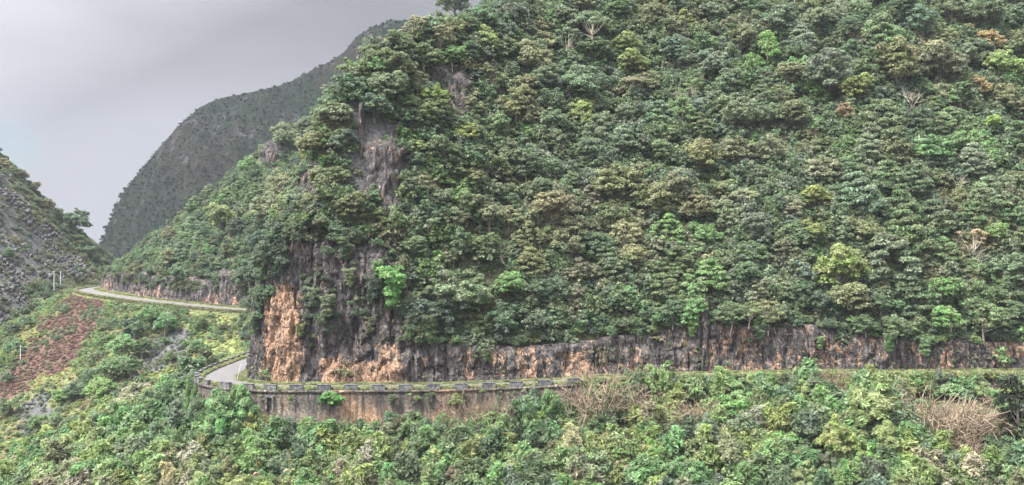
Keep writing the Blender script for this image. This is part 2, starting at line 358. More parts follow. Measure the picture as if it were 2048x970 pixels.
# ---------------------------------------------------------------- hillside terrain
gx = np.arange(-262, 172, 1.0); gy = np.arange(96, 470, 1.0)
GX, GY = np.meshgrid(gx, gy, indexing='ij')
GZ, GD, GL = terrain(GX, GY)
V = np.stack([GX, GY, GZ], -1).reshape(-1, 3)
me = mesh_np('hillside', V, grid_faces(len(gx), len(gy))[:, ::-1][:, [3, 2, 1, 0]], M_GROUND, True)
yc = V[:, 1] * math.cos(PITCH) + V[:, 2] * math.sin(PITCH); PXg = 1024 + FPX * V[:, 0] / yc
PYg = 485 - FPX * (-V[:, 1] * math.sin(PITCH) + V[:, 2] * math.cos(PITCH)) / yc
def inpoly(px, py, poly):
    r = np.zeros(np.shape(px), bool); n = len(poly)
    for i in range(n):
        x1, y1 = poly[i]; x2, y2 = poly[(i + 1) % n]
        c = ((y1 > py) != (y2 > py)) & (px < (x2 - x1) * (py - y1) / ((y2 - y1) if y2 != y1 else 1e-9) + x1); r ^= c
    return r
RED = [(150, 585), (215, 600), (235, 625), (190, 660), (150, 700), (110, 745), (60, 780), (0, 810), (-40, 820), (-40, 765), (0, 745), (60, 690), (100, 640)]
GRS = [(370, 760), (420, 700), (490, 670), (500, 730), (430, 740), (395, 760)]
SCR = [(0, 320), (60, 420), (110, 470), (150, 520), (190, 560), (130, 575), (60, 560), (40, 600), (0, 650), (-60, 650), (-60, 320)]
SC2 = [(300, 690), (360, 660), (380, 690), (330, 740), (265, 760), (250, 735)]
SC3 = [(80, 795), (110, 790), (100, 830), (60, 880), (20, 870)]
farside = V[:, 1] > 200
wob = fbm(V[:, 0] / 7, V[:, 1] / 7, o=3, seed=71) * 26; PXw = PXg + wob; PYw = PYg + wob[::-1] * 0 + fbm(V[:, 0] / 6, V[:, 1] / 6, o=3, seed=72) * 16
redm = inpoly(PXw, PYw, RED) & farside; scm = ((inpoly(PXw, PYw, SCR) & GL.ravel()) | (inpoly(PXw, PYw, SC2) & farside) | (inpoly(PXw, PYw, SC3) & farside))
grm = inpoly(PXw, PYw, GRS) & farside
def blur(m, n=3):
    a = m.reshape(GX.shape).astype(float)
    for _ in range(n):
        b = a.copy(); b[1:-1, 1:-1] = (a[:-2, 1:-1] + a[2:, 1:-1] + a[1:-1, :-2] + a[1:-1, 2:] + 2 * a[1:-1, 1:-1]) / 6; a = b
    return a.ravel()
crag = np.zeros(len(V), bool)
for cx_, cy_, cw_, ch_ in ((757, 335, 150, 240), (905, 185, 80, 110), (762, 78, 60, 70), (628, 360, 56, 84), (722, 235, 50, 120)): crag |= (np.abs(PXw - cx_) < cw_ / 2) & (np.abs(PYw - cy_) < ch_ / 2) & (V[:, 1] < 236)
fattr(me, 'red', blur(redm)); fattr(me, 'scree', blur(scm) * .8 + GL.ravel() * .12 + blur(crag, 2) * .75)
fattr(me, 'grass', np.maximum(blur(grm), np.where((V[:, 1] > 225) & (GD.ravel() < 0), .42, 0)) + .35 * (np.abs(GD.ravel()) < 9))
hill = tag(link('hillside', me), kind='structure')

# valley floor and the near bank the picture is taken from, out to the horizon
vx = np.concatenate([np.linspace(-1500, -300, 25), np.linspace(-280, 280, 57), np.linspace(300, 1500, 25)])
vy = np.concatenate([np.linspace(-300, -10, 12), np.linspace(-6, 130, 60), np.linspace(140, 500, 30), np.linspace(540, 2600, 30)])
VX, VY = np.meshgrid(vx, vy, indexing='ij')
VZ = np.where(VY < 12, -1.7 - .22 * np.maximum(VY, 0), -4.34 - .75 * (VY - 12)); VZ = np.maximum(VZ, -80) + fbm(VX / 40, VY / 40, seed=5) * 3 * ss(14, 60, VY)
VZ = np.minimum(VZ, np.where((VY > 90), -70, 999))
me = mesh_np('valley_ground', np.stack([VX, VY, VZ], -1).reshape(-1, 3), grid_faces(len(vx), len(vy)), M_GROUND, True)
for a in ('red', 'scree', 'grass'): fattr(me, a, np.full(len(me.vertices), .2 if a == 'grass' else 0))
tag(link('valley_ground', me), kind='structure')

# far mountain
RG = [(120, 640), (170, 560), (200, 500), (215, 465), (230, 430), (258, 372), (300, 320), (330, 285), (345, 268), (372, 240), (400, 215), (425, 203), (450, 196), (520, 181), (580, 165), (650, 130), (690, 100), (712, 74), (735, 60), (780, 42), (850, 45), (950, 60), (1100, 60), (1400, 60)]
YF = 800.0
rx = np.array([(p[0] - 1024) / FPX * YF for p in RG]); rz = np.array([(HZ - p[1]) / FPX * YF for p in RG])
fx = np.arange(-420, 150, 2.6); fy = np.arange(560, 960, 2.6)
FX, FY = np.meshgrid(fx, fy, indexing='ij')
dy = YF - FY; rdg = np.interp(FX + np.maximum(dy, 0) * -.10, rx, rz)
FZ = rdg - np.where(dy > 0, .80 * np.maximum(dy - 4, 0) * (1 + .0015 * dy), -.6 * dy)
amp = ss(0, 30, np.abs(dy))
rid = 1 - np.abs(fbm((FX + FY * .25) / 34, FY / 150, o=3, seed=37)); FZ += (rid * 9 * amp - 5 * amp + fbm(FX / 60, FY / 60, o=3, seed=31) * 9 * amp + fbm(FX / 14, FY / 14, o=3, seed=33) * 2.2 * (.3 + .7 * amp) )
FZ = np.maximum(FZ, -90)
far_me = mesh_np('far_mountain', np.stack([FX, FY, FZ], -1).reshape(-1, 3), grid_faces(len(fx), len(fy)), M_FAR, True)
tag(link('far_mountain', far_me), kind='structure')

# ---------------------------------------------------------------- rock faces beside the road
OCH = [(528, 590, 602, 768, .6), (556, 570, 588, 660, .66), (640, 712, 690, 768, .55), (655, 722, 800, 768, .62), (755, 690, 805, 768, .48), (700, 690, 760, 740, .12),
       (925, 700, 955, 765, .25), (980, 700, 1010, 765, .32), (1035, 680, 1070, 765, .42), (1080, 710, 1100, 760, .2), (1120, 700, 1180, 765, .42), (1200, 690, 1215, 750, .25),
       (1240, 700, 1290, 750, .27), (1400, 690, 1430, 755, .42), (1475, 660, 1500, 700, .4), (1600, 680, 1720, 750, .14), (1830, 690, 1860, 745, .2), (1880, 680, 1905, 740, .3),
       (1985, 680, 2048, 710, .35), (205, 560, 225, 600, .4), (270, 575, 340, 605, .18), (400, 590, 440, 620, .25), (425, 595, 480, 625, .4), (1450, 640, 1620, 750, .1)]
def cliff(name, s0, s1, nv, ds, seed, a1=1.0):
    s = np.arange(s0, s1, ds); q, n = rd(s); v = np.linspace(0, 1, nv)
    H = q[:, 3:4] * v[None, :] * (1 + .12 * fbm(s / 9, s * 0 + seed, o=3, seed=seed)[:, None]); Hc = q[:, 3:4] + 0 * v[None]
    S2 = s[:, None] + 0 * v[None]
    big = fbm(S2 / 7, H / 11, o=3, seed=seed + 1); col = fbm(S2 / 1.6, H / 9, o=3, seed=seed + 2); fin = fbm(S2 / .9, H / 1.1, o=4, seed=seed + 3, g=.6)
    crease = (1 - np.minimum(1, np.abs(fbm(S2 / 1.9, H / 9, o=2, seed=seed + 6)) * 2.2)) ** 3; crk = (1 - np.minimum(1, np.abs(vnoise(S2 / 5 + H / 9, H / 2.6, seed=seed + 7)) * 3)) ** 2
    ledge = np.abs(vnoise(S2 / 6, H / 3.2, seed=seed + 4))
    off = 4.6 + LEAN * H - a1 * (.75 * big + .38 * col + (.22 * fin) + .35 * ledge - .6 * crease - .22 * crk) * (.45 + .55 * ss(0, 3, H))
    off = np.maximum(off, 3.6)
    off += 3.0 * ss(.95, 1.0, v)[None, :] + .8 * ss(.8, 1, v)[None, :]
    zz = q[:, 2:3] - .4 + H * 1.0 + .4 * v[None] - .5 * ss(.97, 1, v)[None]
    P = np.stack([q[:, 0:1] + n[:, 0:1] * off, q[:, 1:2] + n[:, 1:2] * off, zz], -1)
    V = P.reshape(-1, 3); me = mesh_np(name, V, grid_faces(len(s), nv), M_ROCK, False)
    px = 1024 + FPX * V[:, 0] / V[:, 1]; py = HZ - FPX * V[:, 2] / V[:, 1]
    o = np.zeros(len(V))
    for x0, y0, x1, y1, k in OCH:
        e = 10
        wv = ss(x0 - e, x0 + e, px) * (1 - ss(x1 - e, x1 + e, px)) * ss(y0 - e, y0 + e, py) * (1 - ss(y1, y1 + e + 8, py)); o = np.maximum(o, wv * k)
    fattr(me, 'ochre', o + np.where(px > 1150, .17, .10)); fattr(me, 'moss', ss(3, 10, H.ravel()) * .7 + .15)
    ob = tag(link(name, me), kind='structure'); return ob
SA = SL[np.argmin(np.hypot(RD[:, 0] - 120, RD[:, 1] - 178))]
SB = SL[np.argmin(np.hypot(RD[:, 0] + 50, RD[:, 1] - 225))]
SC_ = SL[np.argmin(np.hypot(RD[:, 0] + 139, RD[:, 1] - 358))]
SN = SL[np.argmin(np.hypot(RD[:, 0] + 10, RD[:, 1] - 167))]
cl1 = cliff('roadside_cliff', SA, SN + .6, 46, .3, 50)
cl2 = cliff('nose_cliff', SN, SB + .5, 130, .28, 60, 1.25)
cl3 = cliff('far_roadside_cliff', SB, SC_, 34, .45, 70)
for o_ in (cl1, cl2, cl3):
    o_.data.polygons.foreach_set('use_smooth', [False] * len(o_.data.polygons))

# ---------------------------------------------------------------- road and verges
def sweep(name, prof, s0, s1, mat, ds=1.0, kind='structure', smooth=False, jit=0.0):
    s = np.arange(s0, s1, ds); q, n = rd(s); pr = np.array(prof)
    d = pr[:, 0][None, :] + jit * fbm(s[:, None] / 1.5, pr[:, 0][None, :] * 3 + 0 * s[:, None], o=2, seed=77)
    z = q[:, 2:3] + pr[:, 1][None, :] + q[:, 8:9] * np.clip(d, -4, 5)
    P = np.stack([q[:, 0:1] + n[:, 0:1] * d, q[:, 1:2] + n[:, 1:2] * d, z], -1)
    me = mesh_np(name, P.reshape(-1, 3), grid_faces(len(s), len(pr)), mat, smooth)
    return me
ROAD_END = SL[-1] - 2
me = sweep('road', [(-2.25, .02), (-1.2, .05), (0, .07), (1.2, .05), (2.4, .02)], 2, ROAD_END, M_ROAD, jit=.08)
tag(link('road', me), kind='structure')
me = sweep('grass_verge', [(-7.5, -4.4), (-5.4, -2.6), (-4.3, -1.3), (-3.55, -.1), (-3.2, .06), (-2.4, 0.0), (2.4, 0.0), (3.2, .10), (5.6, .30), (7.6, .2)], 2, ROAD_END, M_GROUND)
for a, v_ in (('red', 0), ('scree', 0), ('grass', .42)): fattr(me, a, np.full(len(me.vertices), v_))
WS1 = SL[np.argmin(np.hypot(RD[:, 0] - 9.6, RD[:, 1] - 168))]           # right end of the big wall
WS0 = SL[np.argmin(np.hypot(RD[:, 0] + 47.9, RD[:, 1] - 181))]           # left end, past the bend
# along the walls the verge must not hang over the face
sv = np.repeat(np.arange(2, ROAD_END, 1.0), 10); co = np.zeros(len(me.vertices) * 3, np.float32); me.vertices.foreach_get('co', co); co = co.reshape(-1, 3)
qv, nv_ = rd(sv); kk = np.tile(np.arange(10), len(sv) // 10); inw = (sv < WS0 + 1) & (kk < 4)
for j in range(4):
    mk = (sv < WS0 + 1) & (kk == j); dd = (-3.0, -3.05, -3.1, -3.2)[j]
    co[mk, 0] = qv[mk, 0] + nv_[mk, 0] * dd; co[mk, 1] = qv[mk, 1] + nv_[mk, 1] * dd; co[mk, 2] = qv[mk, 2] + (-1.2, -.8, -.4, 0.0)[j]
me.vertices.foreach_set('co', co.ravel()); me.update()
tag(link('grass_verge', me), kind='structure')

# ---------------------------------------------------------------- retaining walls with their parapet blocks
def wall(s0, s1, drop, top, label, mat=M_WALL, base=.45, ds=.5, pil=0.0):
    root = empty('retaining_wall', tuple(rd((s0 + s1) / 2)[0][:3])); ox, oy, oz = root.location
    s = np.arange(s0, s1 + .01, ds); q, n = rd(s)
    dr = drop(s) if callable(drop) else np.full(len(s), drop)
    prof = [(-3.0, .05), (-3.85, .05), (-3.87, -.32), (-3.72, -.36)] + [(-3.72 - base * f, -.36 - f) for f in np.linspace(.04, 1, 14)]
    P = []
    for k, (a, b) in enumerate(prof):
        d = np.full(len(s), a); z = np.full(len(s), b)
        if k > 3: f = (-.36 - b); d = -3.72 - base * f; z = -.36 - f * dr; d = d + .05 * fbm(s / 1.3, s * 0 + k, o=2, seed=5)
        P.append(np.stack([q[:, 0] + n[:, 0] * d - ox, q[:, 1] + n[:, 1] * d - oy, q[:, 2] + z - oz], -1))
    P = np.stack(P, 1); me = mesh_np('wall_face', P.reshape(-1, 3), grid_faces(len(s), len(prof)), mat, False)
    px = 1024 + FPX * (P[..., 0] + ox) / (P[..., 1] + oy)
    oc = .20 * ss(640, 700, px) * (1 - ss(930, 1000, px)) + .1; oc = oc + .2 * ss(665, 690, px) * (1 - ss(790, 820, px)) * ss(.2, .6, np.arange(len(prof)) / len(prof))[None]
    fattr(me, 'ochre', oc); fattr(me, 'top', np.tile(1.0 - .75 * ss(.25, 1, np.linspace(0, 1, len(prof))), (len(s), 1)))
    link('wall_face', me, root); tag(root, label, 'wall'); return root
def block(root, s, ln=2.0, th=.55, h=.78, d=-3.5, name='parapet_block', z0=.05):
    q, n = rd(s); ox, oy, oz = root.location
    m = MB(); rz = math.atan2(-n[0], n[1]) + math.pi * 0
    c = (q[0] + n[0] * d - ox, q[1] + n[1] * d - oy, q[2] + z0 + h / 2 - oz + q[8] * d)
    m.box(c, (ln, th, h), rz); m.box((c[0], c[1], c[2] + h / 2 + .03), (ln + .08, th + .08, .065), rz)
    return link(name, m.mesh(name, M_CONC), root)
big = wall(WS1, WS0, lambda s: np.interp(s, [WS1, WS1 + 6, WS0 - 18, WS0 - 10, WS0], [5.5, 7.2, 7.2, 4.5, 3.0]), 0, 'long tan stone retaining wall with dark stains below the parapet blocks')
def s_for_px(px, d=-3.5):
    s = np.arange(WS1 - 3, WS0 - 8, .1); q, n = rd(s); x = 1024 + FPX * (q[:, 0] + n[:, 0] * d) / (q[:, 1] + n[:, 1] * d)
    return s[np.argmin(np.abs(x - px))]
for px in (1148, 1089, 1033, 978, 922, 866, 811, 757, 702, 648, 594, 541, 497, 452):
    block(big, s_for_px(px))
sx_ = s_for_px(425)
for k in range(4): block(big, min(sx_ + 1.2 + 3.0 * k, WS0 - .6), 1.3, .6, .75)
# buttress and drain opening
sd_ = s_for_px(541, -3.9); q, n = rd(sd_); ox, oy, oz = big.location; rz = math.atan2(-n[0], n[1])
def onwall(d, dz, al=0.0): return (q[0] + n[0] * d + al * -n[1] - ox, q[1] + n[1] * d + al * n[0] - oy, q[2] + dz - oz)
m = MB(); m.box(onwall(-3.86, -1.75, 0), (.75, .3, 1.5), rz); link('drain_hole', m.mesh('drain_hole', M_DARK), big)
m = MB()
for a in (-.52, .52): m.box(onwall(-3.99, -1.8, a), (.28, .5, 1.9), rz)
m.box(onwall(-4.0, -.88, 0), (1.35, .55, .26), rz); link('drain_surround', m.mesh('drain_surround', M_CONC), big)
low = wall(SL[np.argmin(np.abs(RD[:, 0] - 120))], WS1 - .3, lambda s: np.interp(s, [SL[0], WS1 - 14, WS1], [1.5, 1.7, 3.6]), 0, 'low dark stone retaining wall under the grassy road edge', base=.25)
# kerb blocks of the bend behind
far_kerb = empty('kerb_wall', tuple(rd(WS0 + 14)[0][:3])); ox, oy, oz = far_kerb.location
s = np.arange(WS0 + .2, WS0 + 42, 1.0); q, n = rd(s)
P = np.stack([np.stack([q[:, 0] + n[:, 0] * d - ox, q[:, 1] + n[:, 1] * d - oy, q[:, 2] + z - oz], -1) for d, z in ((-3.2, -.2), (-3.2, .16), (-3.75, .16), (-3.8, -1.6))], 1)
link('kerb_base', mesh_np('kerb_base', P.reshape(-1, 3), grid_faces(len(s), 4), M_CONC), far_kerb)
for k in range(11): block(far_kerb, WS0 + 2 + 3.6 * k, 2.0, .45, .5, -3.5, z0=.17)
tag(far_kerb, 'row of low concrete kerb blocks along the road bend behind the cliff', 'wall')
# white leaning post beside the bend
pp = at(466, 762, 176); m = MB(); m.tube([(0, 0, 0), (.55, .05, 2.4)], [.07, .06], 6); m.tube([(.55, .05, 2.4), (.57, .05, 2.48)], [.09, .09], 6)
q, n = rd(SL[np.argmin(np.hypot(RD[:, 0] + 46.5, RD[:, 1] - 175))]); o = link('marker_post', m.mesh('marker_post', M_POLE)); o.location = (q[0] + n[0] * 2.7, q[1] + n[1] * 2.7, q[2])
tag(o, 'thin pale leaning post on the inside of the road bend', 'post')

# ---------------------------------------------------------------- ray casting on the ground and cliffs
def tri_bvh(obs):
    vs = []; fs = []; b = 0
    for o in obs:
        me = o.data; n = len(me.vertices); a = np.zeros(n * 3, np.float32); me.vertices.foreach_get('co', a); vs += a.reshape(-1, 3).tolist()
        f = np.zeros(len(me.polygons) * 4, np.int32); me.polygons.foreach_get('vertices', f); fs += (f.reshape(-1, 4) + b).tolist(); b += n
    return BVHTree.FromPolygons(vs, fs)
BV = tri_bvh([hill, cl1, cl2, cl3]); BVH = tri_bvh([hill])
def cast(px, py):
    h = BV.ray_cast(Vector((0, 0, 0)), ray(px, py), 2000); return h[0], h[1]
def ground_z(x, y):
    h = BVH.ray_cast(Vector((x, y, 400)), Vector((0, 0, -1)), 900); return h[0].z if h[0] else None

# ---------------------------------------------------------------- foliage prototypes (unit crown radius)
def leaves(cl, per, ls, rs, flat=.55, elong=1.0):
    """cl: cluster centres (n,3) + radius; returns vertices, faces, v, h"""
    n = len(cl); c = np.repeat(cl, per, 0); m = len(c)
    th = rs.uniform(0, 2 * np.pi, m); cz = rs.uniform(-.25, 1, m); rr = np.sqrt(np.maximum(0, 1 - cz * cz))
    dr = np.stack([rr * np.cos(th), rr * np.sin(th), cz], 1); rad = c[:, 3:4] * rs.uniform(.75, 1.08, (m, 1))
    pos = c[:, :3] + dr * rad * np.array([1, 1, flat])
    nrm = dr * np.array([.7, .7, .9]) + np.array([0, 0, .35]) + rs.normal(0, .5, (m, 3)); nrm /= np.linalg.norm(nrm, axis=1)[:, None]
    a = np.cross(nrm, rs.normal(0, 1, (m, 3))); a /= np.linalg.norm(a, axis=1)[:, None]; b = np.cross(nrm, a)
    sz = ls * rs.uniform(.6, 1.35, (m, 1)); a = a * sz * elong; b = b * sz * .55
    Vv = np.stack([pos - a, pos + b * 1.0 - a * .1, pos + a, pos - b - a * .1], 1).reshape(-1, 3)
    Ff = np.arange(m * 4).reshape(-1, 4)
    vv = np.clip(np.repeat(rs.uniform(.1, .8, n), per) + rs.normal(0, .2, m), 0, 1); hh = np.clip(np.repeat(rs.uniform(.2, .8, n), per) + rs.normal(0, .2, m), 0, 1)
    return Vv, Ff, np.repeat(vv, 4), np.repeat(hh, 4)
def crown_mesh(name, cl, per, ls, rs, mat, flat=.55, elong=1.0):
    a, f, v, h = leaves(cl, per, ls, rs, flat, elong); me = mesh_np(name, a, f, mat); fattr(me, 'v', v); fattr(me, 'h', h); return me
def clusters(kind, rs):
    out = []
    if kind == 'round':                                   # several unequal lobes, each its own spray of twigs
        nl = rs.integers(4, 8); lobes = [(0, 0, 1.05, .62)]
        for k in range(nl):
            t = rs.uniform(0, 6.283); q = rs.uniform(.35, .68); lobes.append((q * math.cos(t), q * math.sin(t), rs.uniform(.55, 1.45), rs.uniform(.26, .5)))
        for lx, ly, lz, lr in lobes:
            for i in range(int(60 * lr ** 1.6) + 5):
                z = rs.uniform(-.6, 1); t = rs.uniform(0, 6.283); r = math.sqrt(max(0, 1 - z * z * .95)) * rs.uniform(.6, 1.05)
                out.append((lx + lr * r * math.cos(t), ly + lr * r * math.sin(t), lz + lr * z * rs.uniform(.8, 1.1), rs.uniform(.09, .22)))
    elif kind == 'layered':
        for lay in range(6):
            zz = .35 + lay * .25; R0 = (.95, 1.0, .9, .75, .52, .25)[lay]
            for k in range(int(6 + R0 * 9)):
                t = rs.uniform(0, 6.283); r = R0 * math.sqrt(rs.uniform(.08, 1)); out.append((r * math.cos(t), r * math.sin(t), zz + rs.normal(0, .05) - r * .08, rs.uniform(.16, .27)))
    elif kind == 'upright':
        for i in range(52):
            z = rs.uniform(0, 1); t = rs.uniform(0, 6.283); r = (.62 * math.sin(math.pi * (.15 + .8 * z)) + .05) * rs.uniform(.4, 1)
            out.append((r * math.cos(t), r * math.sin(t), .2 + z * 1.7, rs.uniform(.14, .24)))
    elif kind == 'umbrella':
        for i in range(46):
            t = rs.uniform(0, 6.283); r = math.sqrt(rs.uniform(0, 1)); out.append((r * math.cos(t) * .9, r * math.sin(t) * .9, 1.75 - .35 * r * r + rs.normal(0, .09), rs.uniform(.16, .27)))
    elif kind == 'loose':
        for i in range(34):
            z = rs.uniform(-.3, 1); t = rs.uniform(0, 6.283); r = math.sqrt(max(0, 1 - z * z * .8)) * rs.uniform(.3, 1)
            out.append((r * math.cos(t) * .95, r * math.sin(t) * .95, 1.05 + z * .75, rs.uniform(.12, .22)))
    elif kind == 'bush':
        sh = [(rs.normal(0, .35), rs.normal(0, .35), rs.uniform(.35, .8)) for _ in range(5)]
        for i in range(64):
            z = rs.uniform(-.3, 1); t = rs.uniform(0, 6.283); r = math.sqrt(max(0, 1 - z * z)) * rs.uniform(.3, 1); c0 = sh[i % 5]
            out.append((c0[0] + r * math.cos(t) * .55, c0[1] + r * math.sin(t) * .55, c0[2] * .8 + z * .5 * rs.uniform(.6, 1.5), rs.uniform(.10, .24)))
    elif kind == 'tuft':
        for i in range(10):
            t = rs.uniform(0, 6.283); r = math.sqrt(rs.uniform(0, 1)); out.append((r * math.cos(t) * .8, r * math.sin(t) * .8, .25 + rs.uniform(0, .3) * (1.3 - r), rs.uniform(.28, .42)))
    elif kind == 'hanging':
        for i in range(80):
            z = rs.uniform(-1, 1); t = rs.uniform(0, 6.283); r = (.55 + .3 * z) * rs.uniform(.3, 1); out.append((r * math.cos(t), r * math.sin(t), z * 1.0 + .3, rs.uniform(.16, .28)))
    return np.array(out)
def trunk_mesh(kind, cl, rs):
    m = MB(); zb = -.35
    if kind in ('bush', 'hanging'):
        for i in range(6):
            c = cl[rs.integers(len(cl))]; m.tube([(0, 0, zb), (c[0] * .4, c[1] * .4, max(c[2], .1) * .5), tuple(c[:3])], [.035, .022, .008], 4)
        return m.mesh('stems', M_BARK)
    top = .75 if kind != 'umbrella' else 1.25
    if kind == 'upright': top = 1.5
    bx_, by_ = rs.normal(0, .07, 2)
    m.tube([(0, 0, zb), (bx_, by_, top * .45), (bx_ * 1.6, by_ * 1.4, top), (bx_ * 2, by_ * 1.2, top + .45)], [.055, .045, .032, .012], 6)
    idx = rs.permutation(len(cl))[:(16 if kind != 'loose' else 24)]
    for i in idx:
        c = cl[i]; z0 = min(c[2] - .25, top) * rs.uniform(.6, .95); z0 = max(z0, .2); f = z0 / top
        st = Vector((bx_ * 1.5 * f, by_ * 1.3 * f, z0)); en = Vector(c[:3]); mid = st.lerp(en, .5) + Vector((0, 0, -.06 + rs.normal(0, .04)))
        m.tube([st, mid, en], [.022, .014, .006], 4)
    return m.mesh('trunk', M_PALEBARK if kind in ('umbrella', 'loose') else M_BARK, True)
PROTO = {}
for kind, cnt, per, ls in (('round', 9, 62, .050), ('layered', 4, 78, .050), ('upright', 3, 80, .048), ('umbrella', 3, 85, .05), ('loose', 4, 75, .05), ('bush', 8, 62, .055), ('hanging', 2, 85, .06)):
    for j in range(cnt):
        rs = np.random.default_rng(100 + 17 * j + sum(map(ord, kind))); cl = clusters(kind, rs)
        el = 1.5 if kind in ('layered',) else 1.0
        cm = crown_mesh(kind + '_crown', cl, per, ls, rs, M_LEAF, {'hanging': .8, 'round': .68, 'bush': .85, 'upright': .8}.get(kind, .5), el)
        PROTO.setdefault(kind, []).append((cm, trunk_mesh(kind, cl, rs)))
# big-leaved shrub
for j in range(2):
    rs = np.random.default_rng(900 + j); cl = clusters('bush', rs); PROTO.setdefault('bigleaf', []).append((crown_mesh('bigleaf_crown', cl, 26, .15, rs, M_LEAF, .7, 1.0), trunk_mesh('bush', cl, rs)))
for j in range(2):                                   # feathery, fine and upright
    rs = np.random.default_rng(950 + j); cl = clusters('bush', rs); cl = cl * np.array([1, 1, 1.35, .9]); PROTO.setdefault('feathery', []).append((crown_mesh('feathery_crown', cl, 150, .05, rs, M_LEAF, .9, 2.0), trunk_mesh('bush', cl, rs)))
# bare trees: limbs only; dry thickets: arching stems
def bare_mesh(rs, mat, spread=.9, h=1.9):
    m = MB()
    def grow(p, d, ln, r, lev):
        pts = [p]; q = p
        for k in range(3):
            d = (d + Vector(rs.normal(0, .14, 3)) + Vector((0, 0, .05))).normalized(); q = q + d * ln / 3; pts.append(q)
        m.tube(pts, [r, r * .85, r * .7, r * .5], 5 if lev < 2 else 3)
        if lev < 4:
            for k in range(3 if lev else 4):
                nd_ = (d + Vector(rs.normal(0, .55, 3)) * spread).normalized(); nd_.z = abs(nd_.z) * .8 + .1; grow(pts[-1 - (k % 2)], nd_.normalized(), ln * rs.uniform(.6, .8), r * .55, lev + 1)
    grow(Vector((0, 0, -.2)), Vector((0, 0, 1)), h * .42, .04, 0); return m.mesh('limbs', mat, True)
def thicket_mesh(rs):
    m = MB()
    for i in range(190):
        t = rs.uniform(0, 6.283); r0 = rs.uniform(0, .85) ** .7; p = Vector((math.cos(t) * r0, math.sin(t) * r0, -.15)); t2 = t + rs.normal(0, .6); ln = rs.uniform(.7, 1.4); lean = rs.uniform(.15, .75)
        pts = [p]
        for k in range(1, 6):
            f = k / 5; pts.append(p + Vector((math.cos(t2) * lean * f * f * ln, math.sin(t2) * lean * f * f * ln, ln * (f - .38 * f * f * lean * 1.3))) + Vector(rs.normal(0, .075, 3)))
        m.tube(pts, [.016, .015, .013, .011, .009, .006], 3)
        for k in (2, 3, 4):
            e = pts[k] + Vector(rs.normal(0, .16, 3)); m.tube([pts[k], e], [.012, .006], 3)
    return m.mesh('stems', M_STRAW)
BARE = [bare_mesh(np.random.default_rng(60 + j), M_PALEBARK) for j in range(3)]
THICK = [thicket_mesh(np.random.default_rng(80 + j)) for j in range(3)]

PAL = {'dark green': (.060, .090, .048), 'mid green': (.098, .145, .058), 'bright green': (.125, .215, .058), 'vivid green': (.10, .26, .05), 'yellow-green': (.200, .240, .062),
       'olive green': (.138, .152, .066), 'tan-tinged': (.190, .185, .085), 'brownish': (.180, .155, .085), 'orange-brown': (.27, .20, .095), 'deep green': (.012, .022, .010), 'blue-green': (.098, .146, .082), 'grey-green': (.125, .155, .092), 'reddish': (.20, .11, .08), 'straw-coloured': (.28, .24, .14), 'lime green': (.23, .34, .06)}
PAL = {k: (v[0] * .80 + .025, v[1] * .86 + .037, v[2] * .82 + .022) if k not in ('vivid green', 'orange-brown', 'deep green') else v for k, v in PAL.items()}
def grey(v, k=.16): m_ = v[0] * .3 + v[1] * .6 + v[2] * .1; return tuple(c + (m_ - c) * k for c in v)
PAL = {k: grey(v) for k, v in PAL.items()}
ABB = dict(d='dark green', m='mid green', b='bright green', v='vivid green', y='yellow-green', o='olive green', t='tan-tinged', n='brownish', O='orange-brown', B='blue-green', g='grey-green', r='reddish', s='straw-coloured', l='lime green')
KABB = dict(R='round', L='layered', U='upright', T='umbrella', S='loose', B='bush', G='bigleaf', F='feathery', H='hanging')

